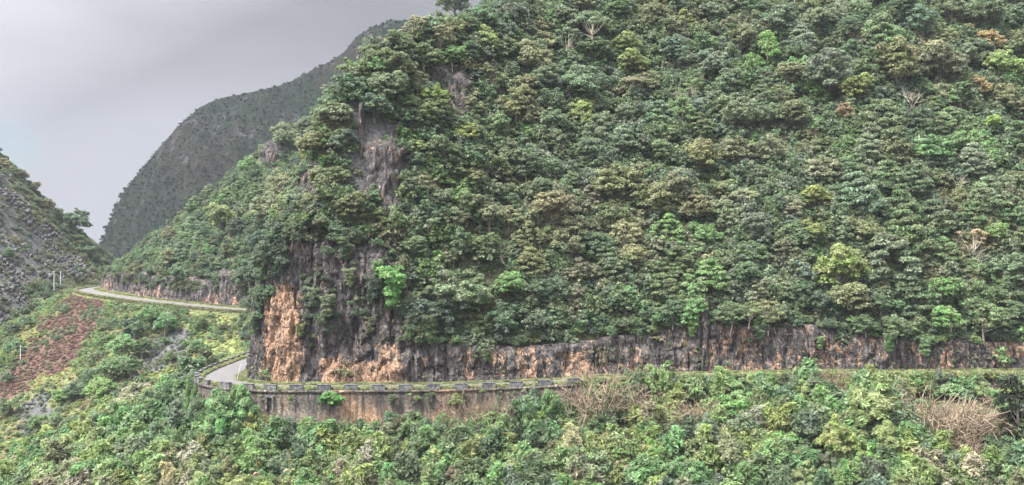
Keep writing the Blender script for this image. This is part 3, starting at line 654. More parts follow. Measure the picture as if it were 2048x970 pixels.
ITEMS = []      # (root, px, py, colour, kind, D, R, what)
def plant(px, py, r, colname, kind, what, foot=None, tilt=.08, maxD=600, squash=1.0):
    """a plant whose crown is seen around (px, py) with a radius of r pixels; it is rooted where that line of sight meets the slope"""
    cen = {'round': .95, 'layered': .85, 'upright': 1.0, 'umbrella': 1.55, 'loose': 1.1, 'bush': .45, 'bigleaf': .45, 'feathery': .6, 'hanging': .3, 'bare': 1.1, 'thicket': .5}[kind]
    hit, nr = cast(px, py + (foot if foot is not None else r * cen * .88))
    if hit is None or hit.y > maxD: return None
    if kind == 'hanging': hit = hit * (1 - r / FPX * .55)
    Rm = r * 1.17 / FPX * hit.y
    base = hit.copy(); i_ = int(np.argmin((RD[:, 0] - base.x) ** 2 + (RD[:, 1] - base.y) ** 2)); v_ = np.array([base.x - RD[i_, 0], base.y - RD[i_, 1]]); dd_ = float(v_ @ NRM[i_])
    if SL[i_] < WS0 + 2 and -4.9 < dd_ < 2.5 and base.z < RD[i_, 2] + .5:
        base = Vector((RD[i_, 0] + NRM[i_, 0] * -5.3, RD[i_, 1] + NRM[i_, 1] * -5.3, 0)); base.z = ground_z(base.x, base.y) - .1
        ptop = {'bush': 1.25, 'bigleaf': 1.25, 'feathery': 1.6, 'round': 1.9, 'upright': 1.95, 'loose': 1.8, 'thicket': 1.0}.get(kind, 1.6)
        squash = min(3.2, max(squash, (ray(px, py - r) * (base.y / ray(px, py - r).y)).z - base.z) / (Rm * ptop)) if (ray(px, py - r) * (base.y / ray(px, py - r).y)).z > base.z else squash
    name = {'tree': 'broadleaf_tree', 'shrub': 'leafy_shrub'}.get(what, what)
    if kind == 'bare': name = 'bare_tree'
    elif kind == 'thicket': name = 'dry_thicket'
    elif kind == 'hanging': name = 'climbing_plant'
    elif kind == 'layered' and what == 'tree': name = 'layered_tree'
    elif kind == 'umbrella' and what == 'tree': name = 'umbrella_tree'
    rz = random.uniform(0, 6.283)
    if kind == 'bare' or kind == 'thicket':
        o = bpy.data.objects.new(name, random.choice(BARE if kind == 'bare' else THICK)); COL.objects.link(o)
    else:
        o = empty(name); cm, tm = random.choice(PROTO[kind]); c = bpy.data.objects.new('crown', cm); COL.objects.link(c); c.parent = o
        t_ = bpy.data.objects.new('trunk' if what == 'tree' else 'stems', tm); COL.objects.link(t_); t_.parent = o
        b = PAL[colname]; j = random.uniform(.85, 1.18) * (1.15 if what == 'shrub' and hit.y < 170 and kind != 'hanging' else 1.12); c.color = (b[0] * j * random.uniform(.92, 1.1), b[1] * j, b[2] * j * random.uniform(.85, 1.15), 1)
    o.location = base; o.rotation_euler = (random.uniform(-tilt, tilt) , random.uniform(-tilt, tilt), rz); o.scale = (Rm, Rm, Rm * squash * random.uniform(.92, 1.08))
    ITEMS.append([o, px, py, colname, kind, hit.y, Rm, what]); return o

TREES = """1180,65,40,o,T 1232,30,26,m,R 1130,50,28,o,R 1250,98,27,y,R 1262,135,28,y,R 1268,172,24,t,T 1370,55,26,y,U 1410,95,28,b,R 1345,120,34,B,R 1425,140,34,B,R 1300,42,28,o,R 1368,25,28,B,R
1155,172,42,B,R 1085,162,34,g,R 1060,128,34,t,R 1012,108,30,g,R 1032,222,34,t,R 1100,252,32,B,R 1165,235,32,y,R 1200,272,32,o,R 1243,292,38,B,R 1365,242,30,b,U 1330,275,28,m,R 1470,240,42,o,R 1480,90,30,t,R 1455,180,34,m,R
905,20,34,o,R 845,22,28,n,R 960,40,28,B,R 838,30,28,t,S 830,66,28,n,S 782,48,24,o,R 806,34,24,n,R 765,70,20,o,R 728,96,28,n,R 702,108,20,n,S 800,92,26,m,R 850,122,34,m,R 882,82,28,n,S 930,58,28,m,R 905,118,26,b,R 946,122,28,d,R 972,90,30,y,R 1002,78,28,B,R
785,142,34,o,R 765,190,36,o,R 704,162,24,n,S 672,132,22,n,S 660,195,22,t,S 655,238,26,o,R 612,262,20,o,R 622,292,26,t,R 750,222,28,B,R 870,200,26,y,R 862,234,36,o,R 940,222,24,t,R 1060,235,28,t,R 690,284,26,d,R
828,300,22,y,R 880,312,32,m,R 930,272,28,y,R 985,262,30,m,R 960,322,32,o,R 985,345,28,o,R 1020,322,28,o,R 1052,345,26,m,R 1095,347,28,m,R 1080,392,28,o,R 1190,322,36,B,R 1020,402,26,m,R 1020,450,28,t,R
1100,440,46,n,R 1140,492,42,n,R 1155,552,32,n,R 1146,602,28,n,R 1152,640,26,t,R 1232,378,46,o,R 1272,350,24,t,R 1302,422,42,o,R 1350,392,40,t,R 1392,424,36,t,R 1330,312,28,m,R 1400,322,34,t,R 1470,312,34,o,R 1492,402,28,t,T 1310,352,18,b,U
1222,442,36,o,R 1252,482,36,t,R 1332,472,32,b,L 1412,482,28,b,R 1200,502,32,m,R 1265,522,28,t,R 1350,532,36,m,L 1420,562,36,b,L 1482,562,32,m,R 1010,582,34,b,R 1060,602,36,d,R 1102,600,34,d,R 1215,602,26,d,R 1250,612,32,m,R 1330,592,36,m,L 1390,592,32,b,R
1585,420,28,t,R 1630,402,28,y,R 1620,472,32,y,R 1565,512,30,t,R 1520,472,36,g,R 1640,352,32,t,R 1692,352,30,m,L 1720,402,48,g,L 1772,362,36,m,L 1802,432,36,m,L 1730,472,32,t,R 1810,482,46,m,L 1780,532,54,g,L 1870,442,36,B,L 1980,402,36,B,L 1885,512,32,m,L
1942,548,28,m,R 1675,560,56,y,R 1705,612,44,o,R 1600,602,32,d,R 1520,592,30,t,R 1560,592,28,t,R 1880,602,42,b,R 1840,612,40,m,L 1950,612,44,m,R 1992,482,28,b,R 2022,542,36,m,R 1900,652,34,b,R 1970,652,36,m,R 2032,642,34,m,R 1760,622,36,m,R 1795,662,28,m,R
1560,42,32,B,R 1535,112,32,b,U 1600,92,32,g,L 1692,72,28,d,R 1760,76,38,m,L 1812,32,32,d,R 1832,62,32,B,R 1900,22,38,g,R 1970,32,42,g,R 2032,42,28,B,R 1880,76,28,t,R 1935,66,18,O,R 1990,92,30,O,R 1862,108,26,s,R 1820,115,22,O,R
1800,142,50,o,R 1882,142,42,t,R 2002,142,36,y,R 1650,162,52,g,R 1702,192,32,y,R 1572,162,32,t,R 1592,242,36,o,R 1690,236,22,O,R 1762,252,46,g,L 1980,254,22,l,R 1960,182,22,O,R 2012,202,28,t,R 1922,202,32,m,R 1860,312,36,b,R 1912,302,28,b,R 1660,322,14,O,R 1542,312,32,o,R
540,432,36,g,R 562,392,36,o,R 512,492,26,d,R 500,560,30,d,R 502,615,24,d,R 530,522,30,d,R 582,472,26,d,R 612,422,30,o,R 642,372,26,o,R 700,422,34,o,R 740,432,28,m,R 722,462,20,b,R 682,480,26,d,R 832,502,28,m,R 880,600,54,g,R 940,590,46,g,R 850,642,34,d,R 902,642,34,d,R 962,662,30,m,R 1002,642,34,m,R 1062,652,34,d,R 1110,645,28,m,R
440,440,26,y,R 572,282,26,o,R 905,455,30,o,R 870,410,28,o,R 940,420,30,o,R 960,500,30,m,R 905,520,28,o,R 850,380,26,t,R 1460,640,26,m,R 1300,640,24,m,R 1500,520,30,m,R 1690,520,26,t,R 1830,370,34,m,L 1940,440,30,m,L 2030,440,34,m,L 1930,120,28,o,R 2030,290,34,m,L 1950,330,34,g,L 1790,310,34,o,R 1730,310,32,g,L 1840,260,30,d,L 1900,250,32,m,L"""
for tk in TREES.split():
    a = tk.split(','); plant(int(a[0]), int(a[1]), int(a[2]), ABB[a[3]], KABB[a[4]], 'tree')
for px, py, r in ((1722, 22, 40), (1912, 372, 28), (1622, 522, 24), (1022, 520, 26), (1342, 200, 26), (1820, 205, 26), (1735, 345, 20), (1570, 450, 18), (810, 390, 24), (1945, 525, 26)):
    plant(px, py, r, 'pale', 'bare', 'tree')
plant(1944, 498, 32, 'orange-brown', 'loose', 'tree'); plant(150, 446, 25, 'dark green', 'round', 'tree', foot=20); plant(112, 405, 9, 'dark green', 'upright', 'tree')
for a in ((8, 318), (25, 335), (42, 342), (55, 360), (70, 365), (84, 378), (100, 402), (118, 418), (132, 428), (162, 470), (176, 492), (190, 505), (30, 470), (15, 500)):
    plant(a[0], a[1] + 12, random.uniform(9, 14), random.choice(['dark green', 'olive green', 'brownish', 'mid green']), 'round', 'tree')
plant(24, 880, 22, 'yellow-green', 'umbrella', 'tree', foot=46)

OUT = ((757, 345, 125, 160, 3.2), (905, 185, 74, 90, 3.0), (762, 78, 46, 56, 3.0), (628, 360, 44, 66, 2.4), (870, 155, 30, 50, 1.5), (540, 310, 70, 50, 2.6), (722, 235, 22, 90, 2.0), (460, 560, 60, 34, 2), (1055, 130, 26, 40, 1.5), (1410, 632, 24, 80, 2.4), (1200, 640, 26, 60, 1.8))
def on_rock(px, py, k=.5): return any(abs(px - a[0]) < a[2] * k and -a[3] * .55 < py - a[1] < a[3] * (k + .18) for a in OUT)
def near_col(px, py, default='mid green'):
    bd, bc = 1e9, default
    for it in ITEMS:
        if it[3] in PAL:
            d = (it[1] - px) ** 2 + (it[2] - py) ** 2
            if d < bd: bd, bc = d, it[3]
    if bc in ('orange-brown', 'vivid green', 'lime green', 'straw-coloured', 'yellow-green') or random.random() < .25: bc = random.choice(['mid green', 'olive green', 'grey-green', 'mid green'])
    return bc
MAIN = [(500, 430), (560, 330), (620, 230), (700, 100), (800, 20), (840, -20), (2060, -20), (2060, 690), (1850, 680), (1600, 640), (1400, 640), (1180, 660), (1050, 675), (820, 680), (800, 560), (820, 430), (760, 400), (640, 420), (520, 520)]
SPUR = [(205, 525), (300, 450), (400, 385), (480, 320), (570, 260), (590, 330), (520, 420), (490, 540), (470, 570), (380, 560), (300, 550)]
def fill(poly, n, rmin, rmax, what, cols=None, kinds=('round',), sep=.66, tries=6000, ymin=0):
    xs = [p[0] for p in poly]; ys = [p[1] for p in poly]; c = 0
    for _ in range(tries):
        if c >= n: break
        px = random.uniform(min(xs), max(xs)); py = random.uniform(min(ys), max(ys))
        if not inpoly(np.array([px]), np.array([py]), poly)[0]: continue
        r = random.uniform(rmin, rmax)
        if on_rock(px, py, .55): continue
        if any((it[1] - px) ** 2 + (it[2] - py) ** 2 < (sep * (r + it[6] / it[5] * FPX)) ** 2 for it in ITEMS): continue
        cn = random.choice(cols) if cols else near_col(px, py)
        if plant(px, py, r, cn, random.choice(kinds), what): c += 1
    return c
nmain = len(ITEMS)
f1 = fill(MAIN, 300 - nmain, 20, 34, 'tree', None, ('round', 'round', 'layered', 'loose'), .6)
print('trees listed', nmain, 'filled', f1)
n_tree = len(ITEMS)
# the spur's trees are small: they make up the rest of the count
SP = fill(SPUR, max(0, 322 - n_tree), 13, 20, 'tree', ['mid green', 'olive green', 'mid green', 'dark green', 'bright green'], ('round', 'layered'), .6)

SHRUBS = """492,846,32,y,B 540,846,26,y,B 562,884,36,m,B 620,884,32,b,B 700,856,18,b,B 742,866,22,m,B 602,896,26,o,F 640,944,40,m,B 690,915,26,m,B 732,948,32,y,B 790,905,24,y,B 802,874,26,m,B 852,874,34,m,B 902,852,22,y,B
1012,862,32,b,B 1062,812,32,m,B 1102,802,26,b,B 1072,884,36,d,B 1122,852,32,m,B 1182,938,50,m,B 1082,942,44,m,B 1320,755,32,b,B 1382,788,30,m,G 1460,828,42,b,B 1402,884,36,g,F 1502,862,34,m,B 1462,936,54,t,B 1602,872,48,d,B 1562,802,32,m,B 1720,764,26,b,G 1742,850,62,y,F
1682,900,46,y,F 1812,768,22,b,B 1855,785,26,m,B 1962,792,26,y,B 1842,822,22,b,G 1902,942,36,g,B 1985,895,30,m,B 1270,770,26,m,B 1215,850,34,m,B 1290,860,30,b,B 1330,900,36,m,B 1250,910,36,b,B 1390,940,30,m,B 1550,920,34,o,B 1800,900,40,y,F 1950,950,40,m,B 2020,930,34,m,B 1650,800,30,b,B 1780,800,26,m,B 1900,790,24,b,G 2010,770,22,m,B
980,900,34,b,B 930,905,34,m,B 880,930,34,y,B 830,945,30,m,B 780,955,28,b,B 960,950,36,m,B 1020,950,34,y,B 520,905,34,b,B 480,900,30,m,B 440,900,30,m,B 560,945,34,d,B 500,950,30,b,B 430,950,30,m,B 1150,880,28,m,B 1520,770,24,b,B 1430,770,22,m,B 1590,770,24,m,B
300,640,30,b,R 270,665,26,m,R 330,655,22,b,R 245,700,26,b,R 285,700,22,m,R 222,745,28,b,R 260,740,22,m,R 205,790,28,b,R 180,760,22,m,B 345,640,20,m,R 150,790,24,m,B 120,800,20,b,B 235,800,24,m,B 400,655,18,m,B 395,700,20,b,B 340,720,18,m,B 310,790,24,m,B 350,780,24,b,B 390,810,26,m,B 200,850,28,b,B 150,870,26,g,B 250,880,28,m,B
120,905,34,g,B 190,920,34,m,B 300,870,26,b,B 350,860,28,m,B 340,930,34,b,B 270,940,34,m,B 395,900,28,b,B 60,940,24,m,B 20,820,22,m,B 70,850,18,b,B 100,860,20,o,B 15,760,18,m,B 30,700,16,m,B 60,650,16,m,B 25,660,16,d,B 80,610,14,m,B 130,620,12,m,B 420,780,16,b,F 415,810,20,m,B 370,760,14,b,B"""
for tk in SHRUBS.split():
    a = tk.split(','); k = KABB[a[4]]; plant(int(a[0]), int(a[1]), int(a[2]), ABB[a[3]], 'bush' if k == 'round' and int(a[2]) < 22 else k, 'shrub')
for px, py, r, c in ((785, 585, 30, 'v'), (745, 585, 20, 'd'), (755, 540, 13, 'b'), (655, 620, 18, 'o'), (625, 600, 16, 'o'), (690, 500, 22, 'd'), (645, 326, 9, 'v'), (1385, 662, 13, 'b'), (940, 668, 12, 'b'), (860, 664, 22, 'm'), (740, 655, 14, 'o'), (1200, 655, 18, 'm'), (1850, 700, 16, 'b'), (1640, 690, 10, 'b'), (600, 665, 12, 'o'), (700, 560, 14, 'o'), (1280, 665, 14, 'm'), (1520, 668, 14, 'm'), (1780, 690, 14, 'b')):
    o_ = plant(px, py, r, ABB[c], 'hanging', 'shrub', foot=0)
plant(440, 880, 34, 'mid green', 'bush', 'shrub'); plant(410, 812, 24, 'mid green', 'bush', 'shrub', foot=30, squash=1.3); plant(400, 842, 26, 'mid green', 'bush', 'shrub'); plant(378, 812, 20, 'olive green', 'bush', 'shrub'); plant(425, 850, 24, 'bright green', 'bush', 'shrub'); plant(468, 806, 42, 'bright green', 'feathery', 'shrub', foot=66, squash=1.6); plant(436, 836, 28, 'bright green', 'feathery', 'shrub', foot=50, squash=1.4)
def beside_wall(px, ytop, r, col, kind='bush', out=-5.6, name='leafy_shrub'):
    s_ = s_for_px(px, out); q, n = rd(s_); x, y = q[0] + n[0] * out, q[1] + n[1] * out; z = ground_z(x, y) - .2; Rm = r / FPX * y
    o = empty(name, (x, y, z)); cm, tm = random.choice(PROTO[kind]); c = bpy.data.objects.new('crown', cm); COL.objects.link(c); c.parent = o; c.color = (*PAL[col], 1)
    t2 = bpy.data.objects.new('stems', tm); COL.objects.link(t2); t2.parent = o
    zt = (ray(px, ytop) * (y / ray(px, ytop).y)).z; top = {'bush': 1.25, 'feathery': 1.6, 'round': 1.85, 'upright': 1.95}[kind]
    o.scale = (Rm, Rm, max(Rm * .7, (zt - z) / top)); o.rotation_euler = (0, 0, random.uniform(0, 6)); ITEMS.append([o, px, ytop + r, col, kind, y, Rm, 'shrub'])
for a in ((470, 766, 34, 'bright green', 'round'), (446, 786, 30, 'bright green', 'feathery'), (492, 806, 24, 'mid green', 'bush'), (404, 796, 24, 'mid green', 'bush'), (424, 800, 24, 'bright green', 'bush'), (520, 826, 22, 'yellow-green', 'bush'), (458, 812, 30, 'bright green', 'bush'), (560, 838, 24, 'mid green', 'bush'), (1000, 806, 28, 'mid green', 'feathery'), (1060, 792, 30, 'bright green', 'bush'), (1100, 782, 26, 'bright green', 'round')): beside_wall(*a)
plant(2036, 840, 46, 'deep green', 'upright', 'shrub', foot=60, squash=1.3)
for px, py, r in ((1180, 785, 54), (1240, 800, 40), (930, 835, 36), (965, 815, 26), (1385, 835, 42), (1345, 800, 26), (1885, 845, 66), (1955, 850, 50), (1915, 880, 40), (1290, 815, 26), (1670, 770, 28), (2000, 800, 26), (1915, 900, 36), (640, 960, 22), (990, 815, 22), (1230, 880, 24), (1600, 840, 26), (1090, 925, 20), (660, 840, 20)):
    plant(px, py, r * 1.0, 'dry', 'thicket', 'shrub', squash=1.1)
FORE = [(500, 865), (1180, 850), (1180, 775), (2060, 768), (2060, 985), (380, 985), (380, 800), (430, 790)]
f2 = fill(FORE, 105, 16, 32, 'shrub', ['mid green', 'bright green', 'bright green', 'yellow-green', 'bright green', 'yellow-green', 'grey-green', 'olive green', 'brownish'], ('bush', 'bush', 'feathery', 'bigleaf'), .52)
f2 += fill(FORE, 20, 16, 26, 'shrub', ['yellow-green', 'bright green', 'olive green', 'bright green'], ('upright', 'loose'), .4)
LOWER = [(0, 820), (120, 745), (230, 640), (470, 640), (480, 690), (380, 760), (390, 985), (-10, 985)]
n_sh = sum(1 for i in ITEMS if i[7] == 'shrub')
f3 = fill(LOWER, max(0, 305 - n_sh), 9, 17, 'shrub', ['mid green', 'bright green', 'olive green', 'grey-green'], ('bush',), .55)
print('shrubs', sum(1 for i in ITEMS if i[7] == 'shrub'), 'trees', sum(1 for i in ITEMS if i[7] == 'tree'), f2, f3)

# shrub rooted in the wall face
def wall_plant(px, py, r, col, kind, label):
    s_ = s_for_px(px, -4.0); q, n = rd(s_); y = q[1] + n[1] * -4.0; b = at(px, py, y - .2); Rm = r / FPX * y
    o = empty('wall_shrub', b); cm, tm = PROTO[kind][0]; c = bpy.data.objects.new('crown', cm); COL.objects.link(c); c.parent = o; c.color = (*PAL[col], 1)
    t_ = bpy.data.objects.new('stems', tm); COL.objects.link(t_); t_.parent = o; o.scale = (Rm, Rm * .8, Rm * .8); tag(o, label, 'shrub', 'plants rooted in the wall face'); return o
wall_plant(658, 812, 30, 'vivid green', 'bigleaf', 'bright big-leaved shrub growing out of the tan wall face')
wall_plant(783, 800, 12, 'grey-green', 'bush', 'small grey-green plant near a dark crack in the wall face')
wall_plant(832, 800, 9, 'yellow-green', 'bush', 'small yellow-green plant clinging high on the wall face')
wall_plant(862, 792, 8, 'mid green', 'bush', 'small dark plant just under the wall parapet')
wall_plant(922, 815, 22, 'yellow-green', 'feathery', 'tall yellow-green plant against the right part of the wall')
wall_plant(700, 780, 6, 'mid green', 'bush', 'tiny tuft on the wall top between two parapet blocks')

# ---------------------------------------------------------------- ground cover that nobody could count
def tint_pts(name, pts, protos, label=None):
    """pts: list of (x, y, z, scale, (r, g, b), rz)"""
    me = bpy.data.meshes.new(name); me.from_pydata([p[:3] for p in pts], [], [])
    n = len(pts)
    a = me.attributes.new('scl', 'FLOAT', 'POINT'); a.data.foreach_set('value', [p[3] for p in pts])
    a = me.attributes.new('tint', 'FLOAT_COLOR', 'POINT'); a.data.foreach_set('color', np.array([(*p[4], 1) for p in pts], np.float32).ravel())
    a = me.attributes.new('rz', 'FLOAT_VECTOR', 'POINT'); a.data.foreach_set('vector', np.array([(random.uniform(-.2, .2), random.uniform(-.2, .2), p[5]) for p in pts], np.float32).ravel())
    cl = bpy.data.collections.new(name + '_leafage')
    for i, pm in enumerate(protos): cl.objects.link(bpy.data.objects.new(name + '_clump', pm))
    g = bpy.data.node_groups.new(name, 'GeometryNodeTree')
    g.interface.new_socket('Geometry', in_out='INPUT', socket_type='NodeSocketGeometry'); g.interface.new_socket('Geometry', in_out='OUTPUT', socket_type='NodeSocketGeometry')
    gi = g.nodes.new('NodeGroupInput'); go = g.nodes.new('NodeGroupOutput'); ip = g.nodes.new('GeometryNodeInstanceOnPoints')
    ci = g.nodes.new('GeometryNodeCollectionInfo'); ci.inputs['Collection'].default_value = cl; ci.inputs['Separate Children'].default_value = True; ci.inputs['Reset Children'].default_value = True
    def na(nm, ty): x = g.nodes.new('GeometryNodeInputNamedAttribute'); x.data_type = ty; x.inputs[0].default_value = nm; return x.outputs[0]
    lk = g.links.new; lk(gi.outputs[0], ip.inputs['Points']); lk(ci.outputs[0], ip.inputs['Instance']); ip.inputs['Pick Instance'].default_value = True
    lk(na('scl', 'FLOAT'), ip.inputs['Scale']); lk(na('rz', 'FLOAT_VECTOR'), ip.inputs['Rotation']); lk(ip.outputs[0], go.inputs[0])
    o = link(name, me); md = o.modifiers.new('scatter', 'NODES'); md.node_group = g
    tag(o, label, kind='stuff'); return o
def cover_protos(kind, cnt, per, ls, flat=.6, elong=1.0, sd=0):
    out = []
    for j in range(cnt):
        rs = np.random.default_rng(500 + j + sd); out.append(crown_mesh('cover_' + kind, clusters(kind, rs), per, ls, rs, M_LEAFI, flat, elong))
    return out
CB = cover_protos('bush', 6, 26, .085, .8); CT = cover_protos('tuft', 3, 30, .14, .9, 1.6, 40); CF = [crown_mesh('cover_feather', clusters('bush', np.random.default_rng(40 + j)) * np.array([.8, .8, 1.5, 1.1]), 26, .11, np.random.default_rng(44 + j), M_LEAFI, 1.3, 2.2) for j in range(3)]; CR = [crown_mesh('cover_tree', clusters('round', np.random.default_rng(5)), 50, .075, np.random.default_rng(6), M_LEAFI, .5)]
def patch(lst, i):
    k = clumpc[i] + random.gauss(0, .28); return lst[int(min(.999, max(0, .5 + k * .42)) * len(lst))]
def jit(c, a=.2): k = random.uniform(1 - a, 1 + a); return (c[0] * k * random.uniform(.9, 1.1), c[1] * k, c[2] * k * random.uniform(.85, 1.15))
THK = [(it[1], it[2], it[6] / it[5] * FPX) for it in ITEMS if it[4] == 'thicket']
pts_u = []; pts_f = []; pts_l = []; pts_s = []; pts_g = []; pts_r = []
HX = GX.ravel(); HY = GY.ravel(); HZZ = GZ.ravel(); HD = GD.ravel(); HLm = GL.ravel()
vis = (PXg > -220) & (PXg < 2400) & (PYg > -60) & (PYg < 1060)
ids = np.nonzero(vis)[0]; np.random.default_rng(3).shuffle(ids)
GC = ['bright green', 'mid green', 'mid green', 'grey-green', 'mid green', 'olive green', 'tan-tinged']
clump = fbm(HX / 9, HY / 9, o=2, seed=91); clumpc = fbm(HX / 11, HY / 11, o=2, seed=93)
for i in ids:
    x, y, z, d = HX[i] + random.uniform(-.5, .5), HY[i] + random.uniform(-.5, .5), HZZ[i], HD[i]
    px, py = PXg[i], PYg[i]; u = random.random(); rz = random.uniform(0, 6.28)
    if HLm[i]:
        sc = scm[i]
        if u < (.36 if sc else .6): pts_l.append((x, y, z - .15, random.uniform(.5, 1.6) * (1.0 if not sc else .7), jit(PAL[random.choice(['olive green', 'mid green', 'olive green', 'brownish', 'dark green'])]), rz))
    elif d > 7:
        if on_rock(px, py, .42) and random.random() < .8: continue
        if y < 236 and u < .58: pts_u.append((x, y, z - .3, random.choice([1.2, 1.6, 2.1, 2.8]) * random.uniform(.8, 1.15), jit(PAL[patch(GC, i)], .22), rz))
        elif y >= 236 and u < .42: pts_s.append((x, y, z - .3, random.uniform(.9, 2.0), jit(PAL[random.choice(['mid green', 'mid green', 'dark green', 'olive green', 'blue-green', 'bright green'])], .25), rz))
    elif d < -4.2:
        if y < 200:
            if any((px - a) ** 2 + (py + 8 - b) ** 2 < (.85 * c_) ** 2 for a, b, c_ in THK): continue
            if u < .6: pts_f.append((x, y, z - .2, random.choice([.7, 1.0, 1.4, 2.0, 2.5]), jit(PAL[patch(['mid green', 'grey-green', 'bright green', 'mid green', 'bright green', 'yellow-green', 'yellow-green', 'olive green', 'straw-coloured'], i)], .25), rz))
        else:
            if redm[i]:
                
                if clump[i] > .45:
                    if u < .5: pts_l.append((x, y, z - .1, random.uniform(.5, 1.0), jit(PAL['mid green']), rz))
                else:
                    for _k in range(2): pts_r.append((x + random.uniform(-.5, .5), y + random.uniform(-.5, .5), z - .1, random.uniform(.35, .75), jit(random.choice([(.125, .070, .060), (.14, .078, .064), (.15, .10, .075), (.10, .12, .06)]), .2), rz))
            elif grm[i]:
                if u < .8: pts_g.append((x, y, z - .1, random.uniform(.4, .8), jit((.21, .25, .095), .2), rz))
            elif scm[i]:
                if u < .38: pts_l.append((x, y, z - .1, random.uniform(.4, .9), jit(PAL[random.choice(['olive green', 'mid green', 'grey-green'])]), rz))
            else:
                k = clump[i]
                if u < .36 + .3 * k: pts_l.append((x, y, z - .2, random.uniform(.5, 1.15) * (1 + .35 * k), jit(PAL[random.choice(['mid green', 'bright green', 'olive green', 'yellow-green', 'brownish' if k < 0 else 'bright green'])], .25), rz))
                elif u < .95: pts_g.append((x, y, z - .1, random.uniform(.3, .7), jit(random.choice([(.22, .24, .08), (.17, .23, .07), (.27, .21, .12)]), .2), rz))
# verge grass
for s_ in np.arange(4, ROAD_END - 4, .45):
    q, n = rd(s_)
    for d, zz in ((-3.3, .05), (-3.0, .02), (3.3, .1), (3.8, .1)):
        if random.random() < .8: 
            dd = d + random.uniform(-.3, .3); pts_g.append((q[0] + n[0] * dd, q[1] + n[1] * dd, q[2] + zz + q[8] * dd - .08, random.uniform(.22, .5) if d < 0 else random.uniform(.2, .45), jit((.145, .165, .075), .3), random.uniform(0, 6.28)))
    for dd in ((-3.3, -2.9, -2.5) if s_ < WS1 + 1 else (-2.9, -2.5, -2.2) if s_ < WS0 - 8 else (-2.9,)):
        for _k in range(2):
            q2, n2_ = rd(s_ + random.uniform(-.3, .3)); pts_g.append((q2[0] + n2_[0] * dd, q2[1] + n2_[1] * dd, q2[2] - .05, random.uniform(.65, .9) * (1 + .28 * math.sin(s_ * .9) * math.sin(s_ * .37 + 1)) if s_ < WS1 else random.uniform(.45, .7), jit(random.choice([(.18, .19, .08), (.13, .17, .065), (.22, .19, .11), (.10, .14, .06)]), .3), random.uniform(0, 6.28)))
    if s_ < WS1 and random.random() < .9:
        dd = -3.9; pts_g.append((q[0] + n[0] * dd, q[1] + n[1] * dd, q[2] - random.uniform(.1, .6), random.uniform(.3, .6), jit((.17, .20, .06), .25), 0.0))
# plants in the cracks of the cliffs
cov = []
def on_cliff(poly, n, smin, smax, cols):
    xs = [p[0] for p in poly]; ys = [p[1] for p in poly]
    for _ in range(n):
        px = random.uniform(min(xs), max(xs)); py = random.uniform(min(ys), max(ys))
        if not inpoly(np.array([px]), np.array([py]), poly)[0]: continue
        h, nn = cast(px, py)
        if h is not None and h.y < 400: cov.append((h.x, h.y - .1, h.z - .1, random.uniform(smin, smax), jit(PAL[random.choice(cols)], .25), random.uniform(0, 6.28)))
DK = ['dark green', 'olive green', 'dark green', 'mid green', 'grey-green']
on_cliff([(480, 440), (560, 420), (570, 540), (540, 570), (525, 640), (500, 690), (484, 690)], 330, .7, 1.5, ['dark green', 'dark green', 'mid green'])
on_cliff([(560, 400), (820, 390), (820, 470), (760, 500), (690, 520), (640, 510), (570, 450)], 110, .7, 1.5, DK)
on_cliff([(600, 540), (660, 540), (680, 640), (620, 700), (600, 640)], 60, .4, .8, DK)
on_cliff([(690, 520), (820, 500), (820, 680), (700, 640)], 40, .4, .9, DK)
on_cliff([(800, 480), (860, 480), (860, 690), (800, 690)], 120, .7, 1.3, DK)
on_cliff([(820, 655), (2060, 640), (2060, 690), (1850, 690), (1600, 655), (1400, 655), (1180, 680), (820, 695)], 620, .5, 1.3, ['mid green', 'dark green', 'bright green', 'olive green'])
on_cliff([(1180, 690), (2048, 690), (2048, 750), (1180, 750)], 90, .2, .5, ['mid green', 'bright green', 'straw-coloured'])
on_cliff([(540, 700), (1180, 700), (1180, 765), (540, 765)], 30, .15, .35, ['mid green', 'olive green'])
on_cliff([(200, 545), (480, 570), (480, 590), (330, 580), (200, 560)], 200, .6, 1.2, ['mid green', 'olive green', 'dark green'])
for _ in range(260):                                  # creepers and bushes against the foot of the wall
    s_ = random.uniform(WS1 - 2, WS0 - 1); q, n = rd(s_); t_ = random.random() ** .45; top_ = random.random() < .12
    k = 1 if s_ < WS1 + 22 else .6
    dz = -random.uniform(.4, 2) if top_ else -3.2 - 4.2 * t_ if k == 1 and random.random() < .5 else -5.2 - 2.4 * t_
    pts_f.append((q[0] + n[0] * (-4.2 - .1 * abs(dz)), q[1] + n[1] * (-4.2 - .1 * abs(dz)), q[2] + dz, random.uniform(.2, .45) if top_ else random.uniform(.5, 1.5), jit(PAL[random.choice(['mid green', 'bright green', 'olive green', 'yellow-green', 'tan-tinged'])], .25), random.uniform(0, 6.28)))
for s_ in np.arange(4, WS1 + 2, 1.3):                 # growth spilling over the road edge
    if random.random() < .6:
        q, n = rd(s_); d = random.uniform(-5.2, -3.7); pts_f.append((q[0] + n[0] * d, q[1] + n[1] * d, q[2] - 1.0 + random.uniform(-.6, .3), random.uniform(.5, 1.3), jit(PAL[random.choice(['mid green', 'bright green', 'yellow-green', 'grey-green'])], .25), random.uniform(0, 6.28)))
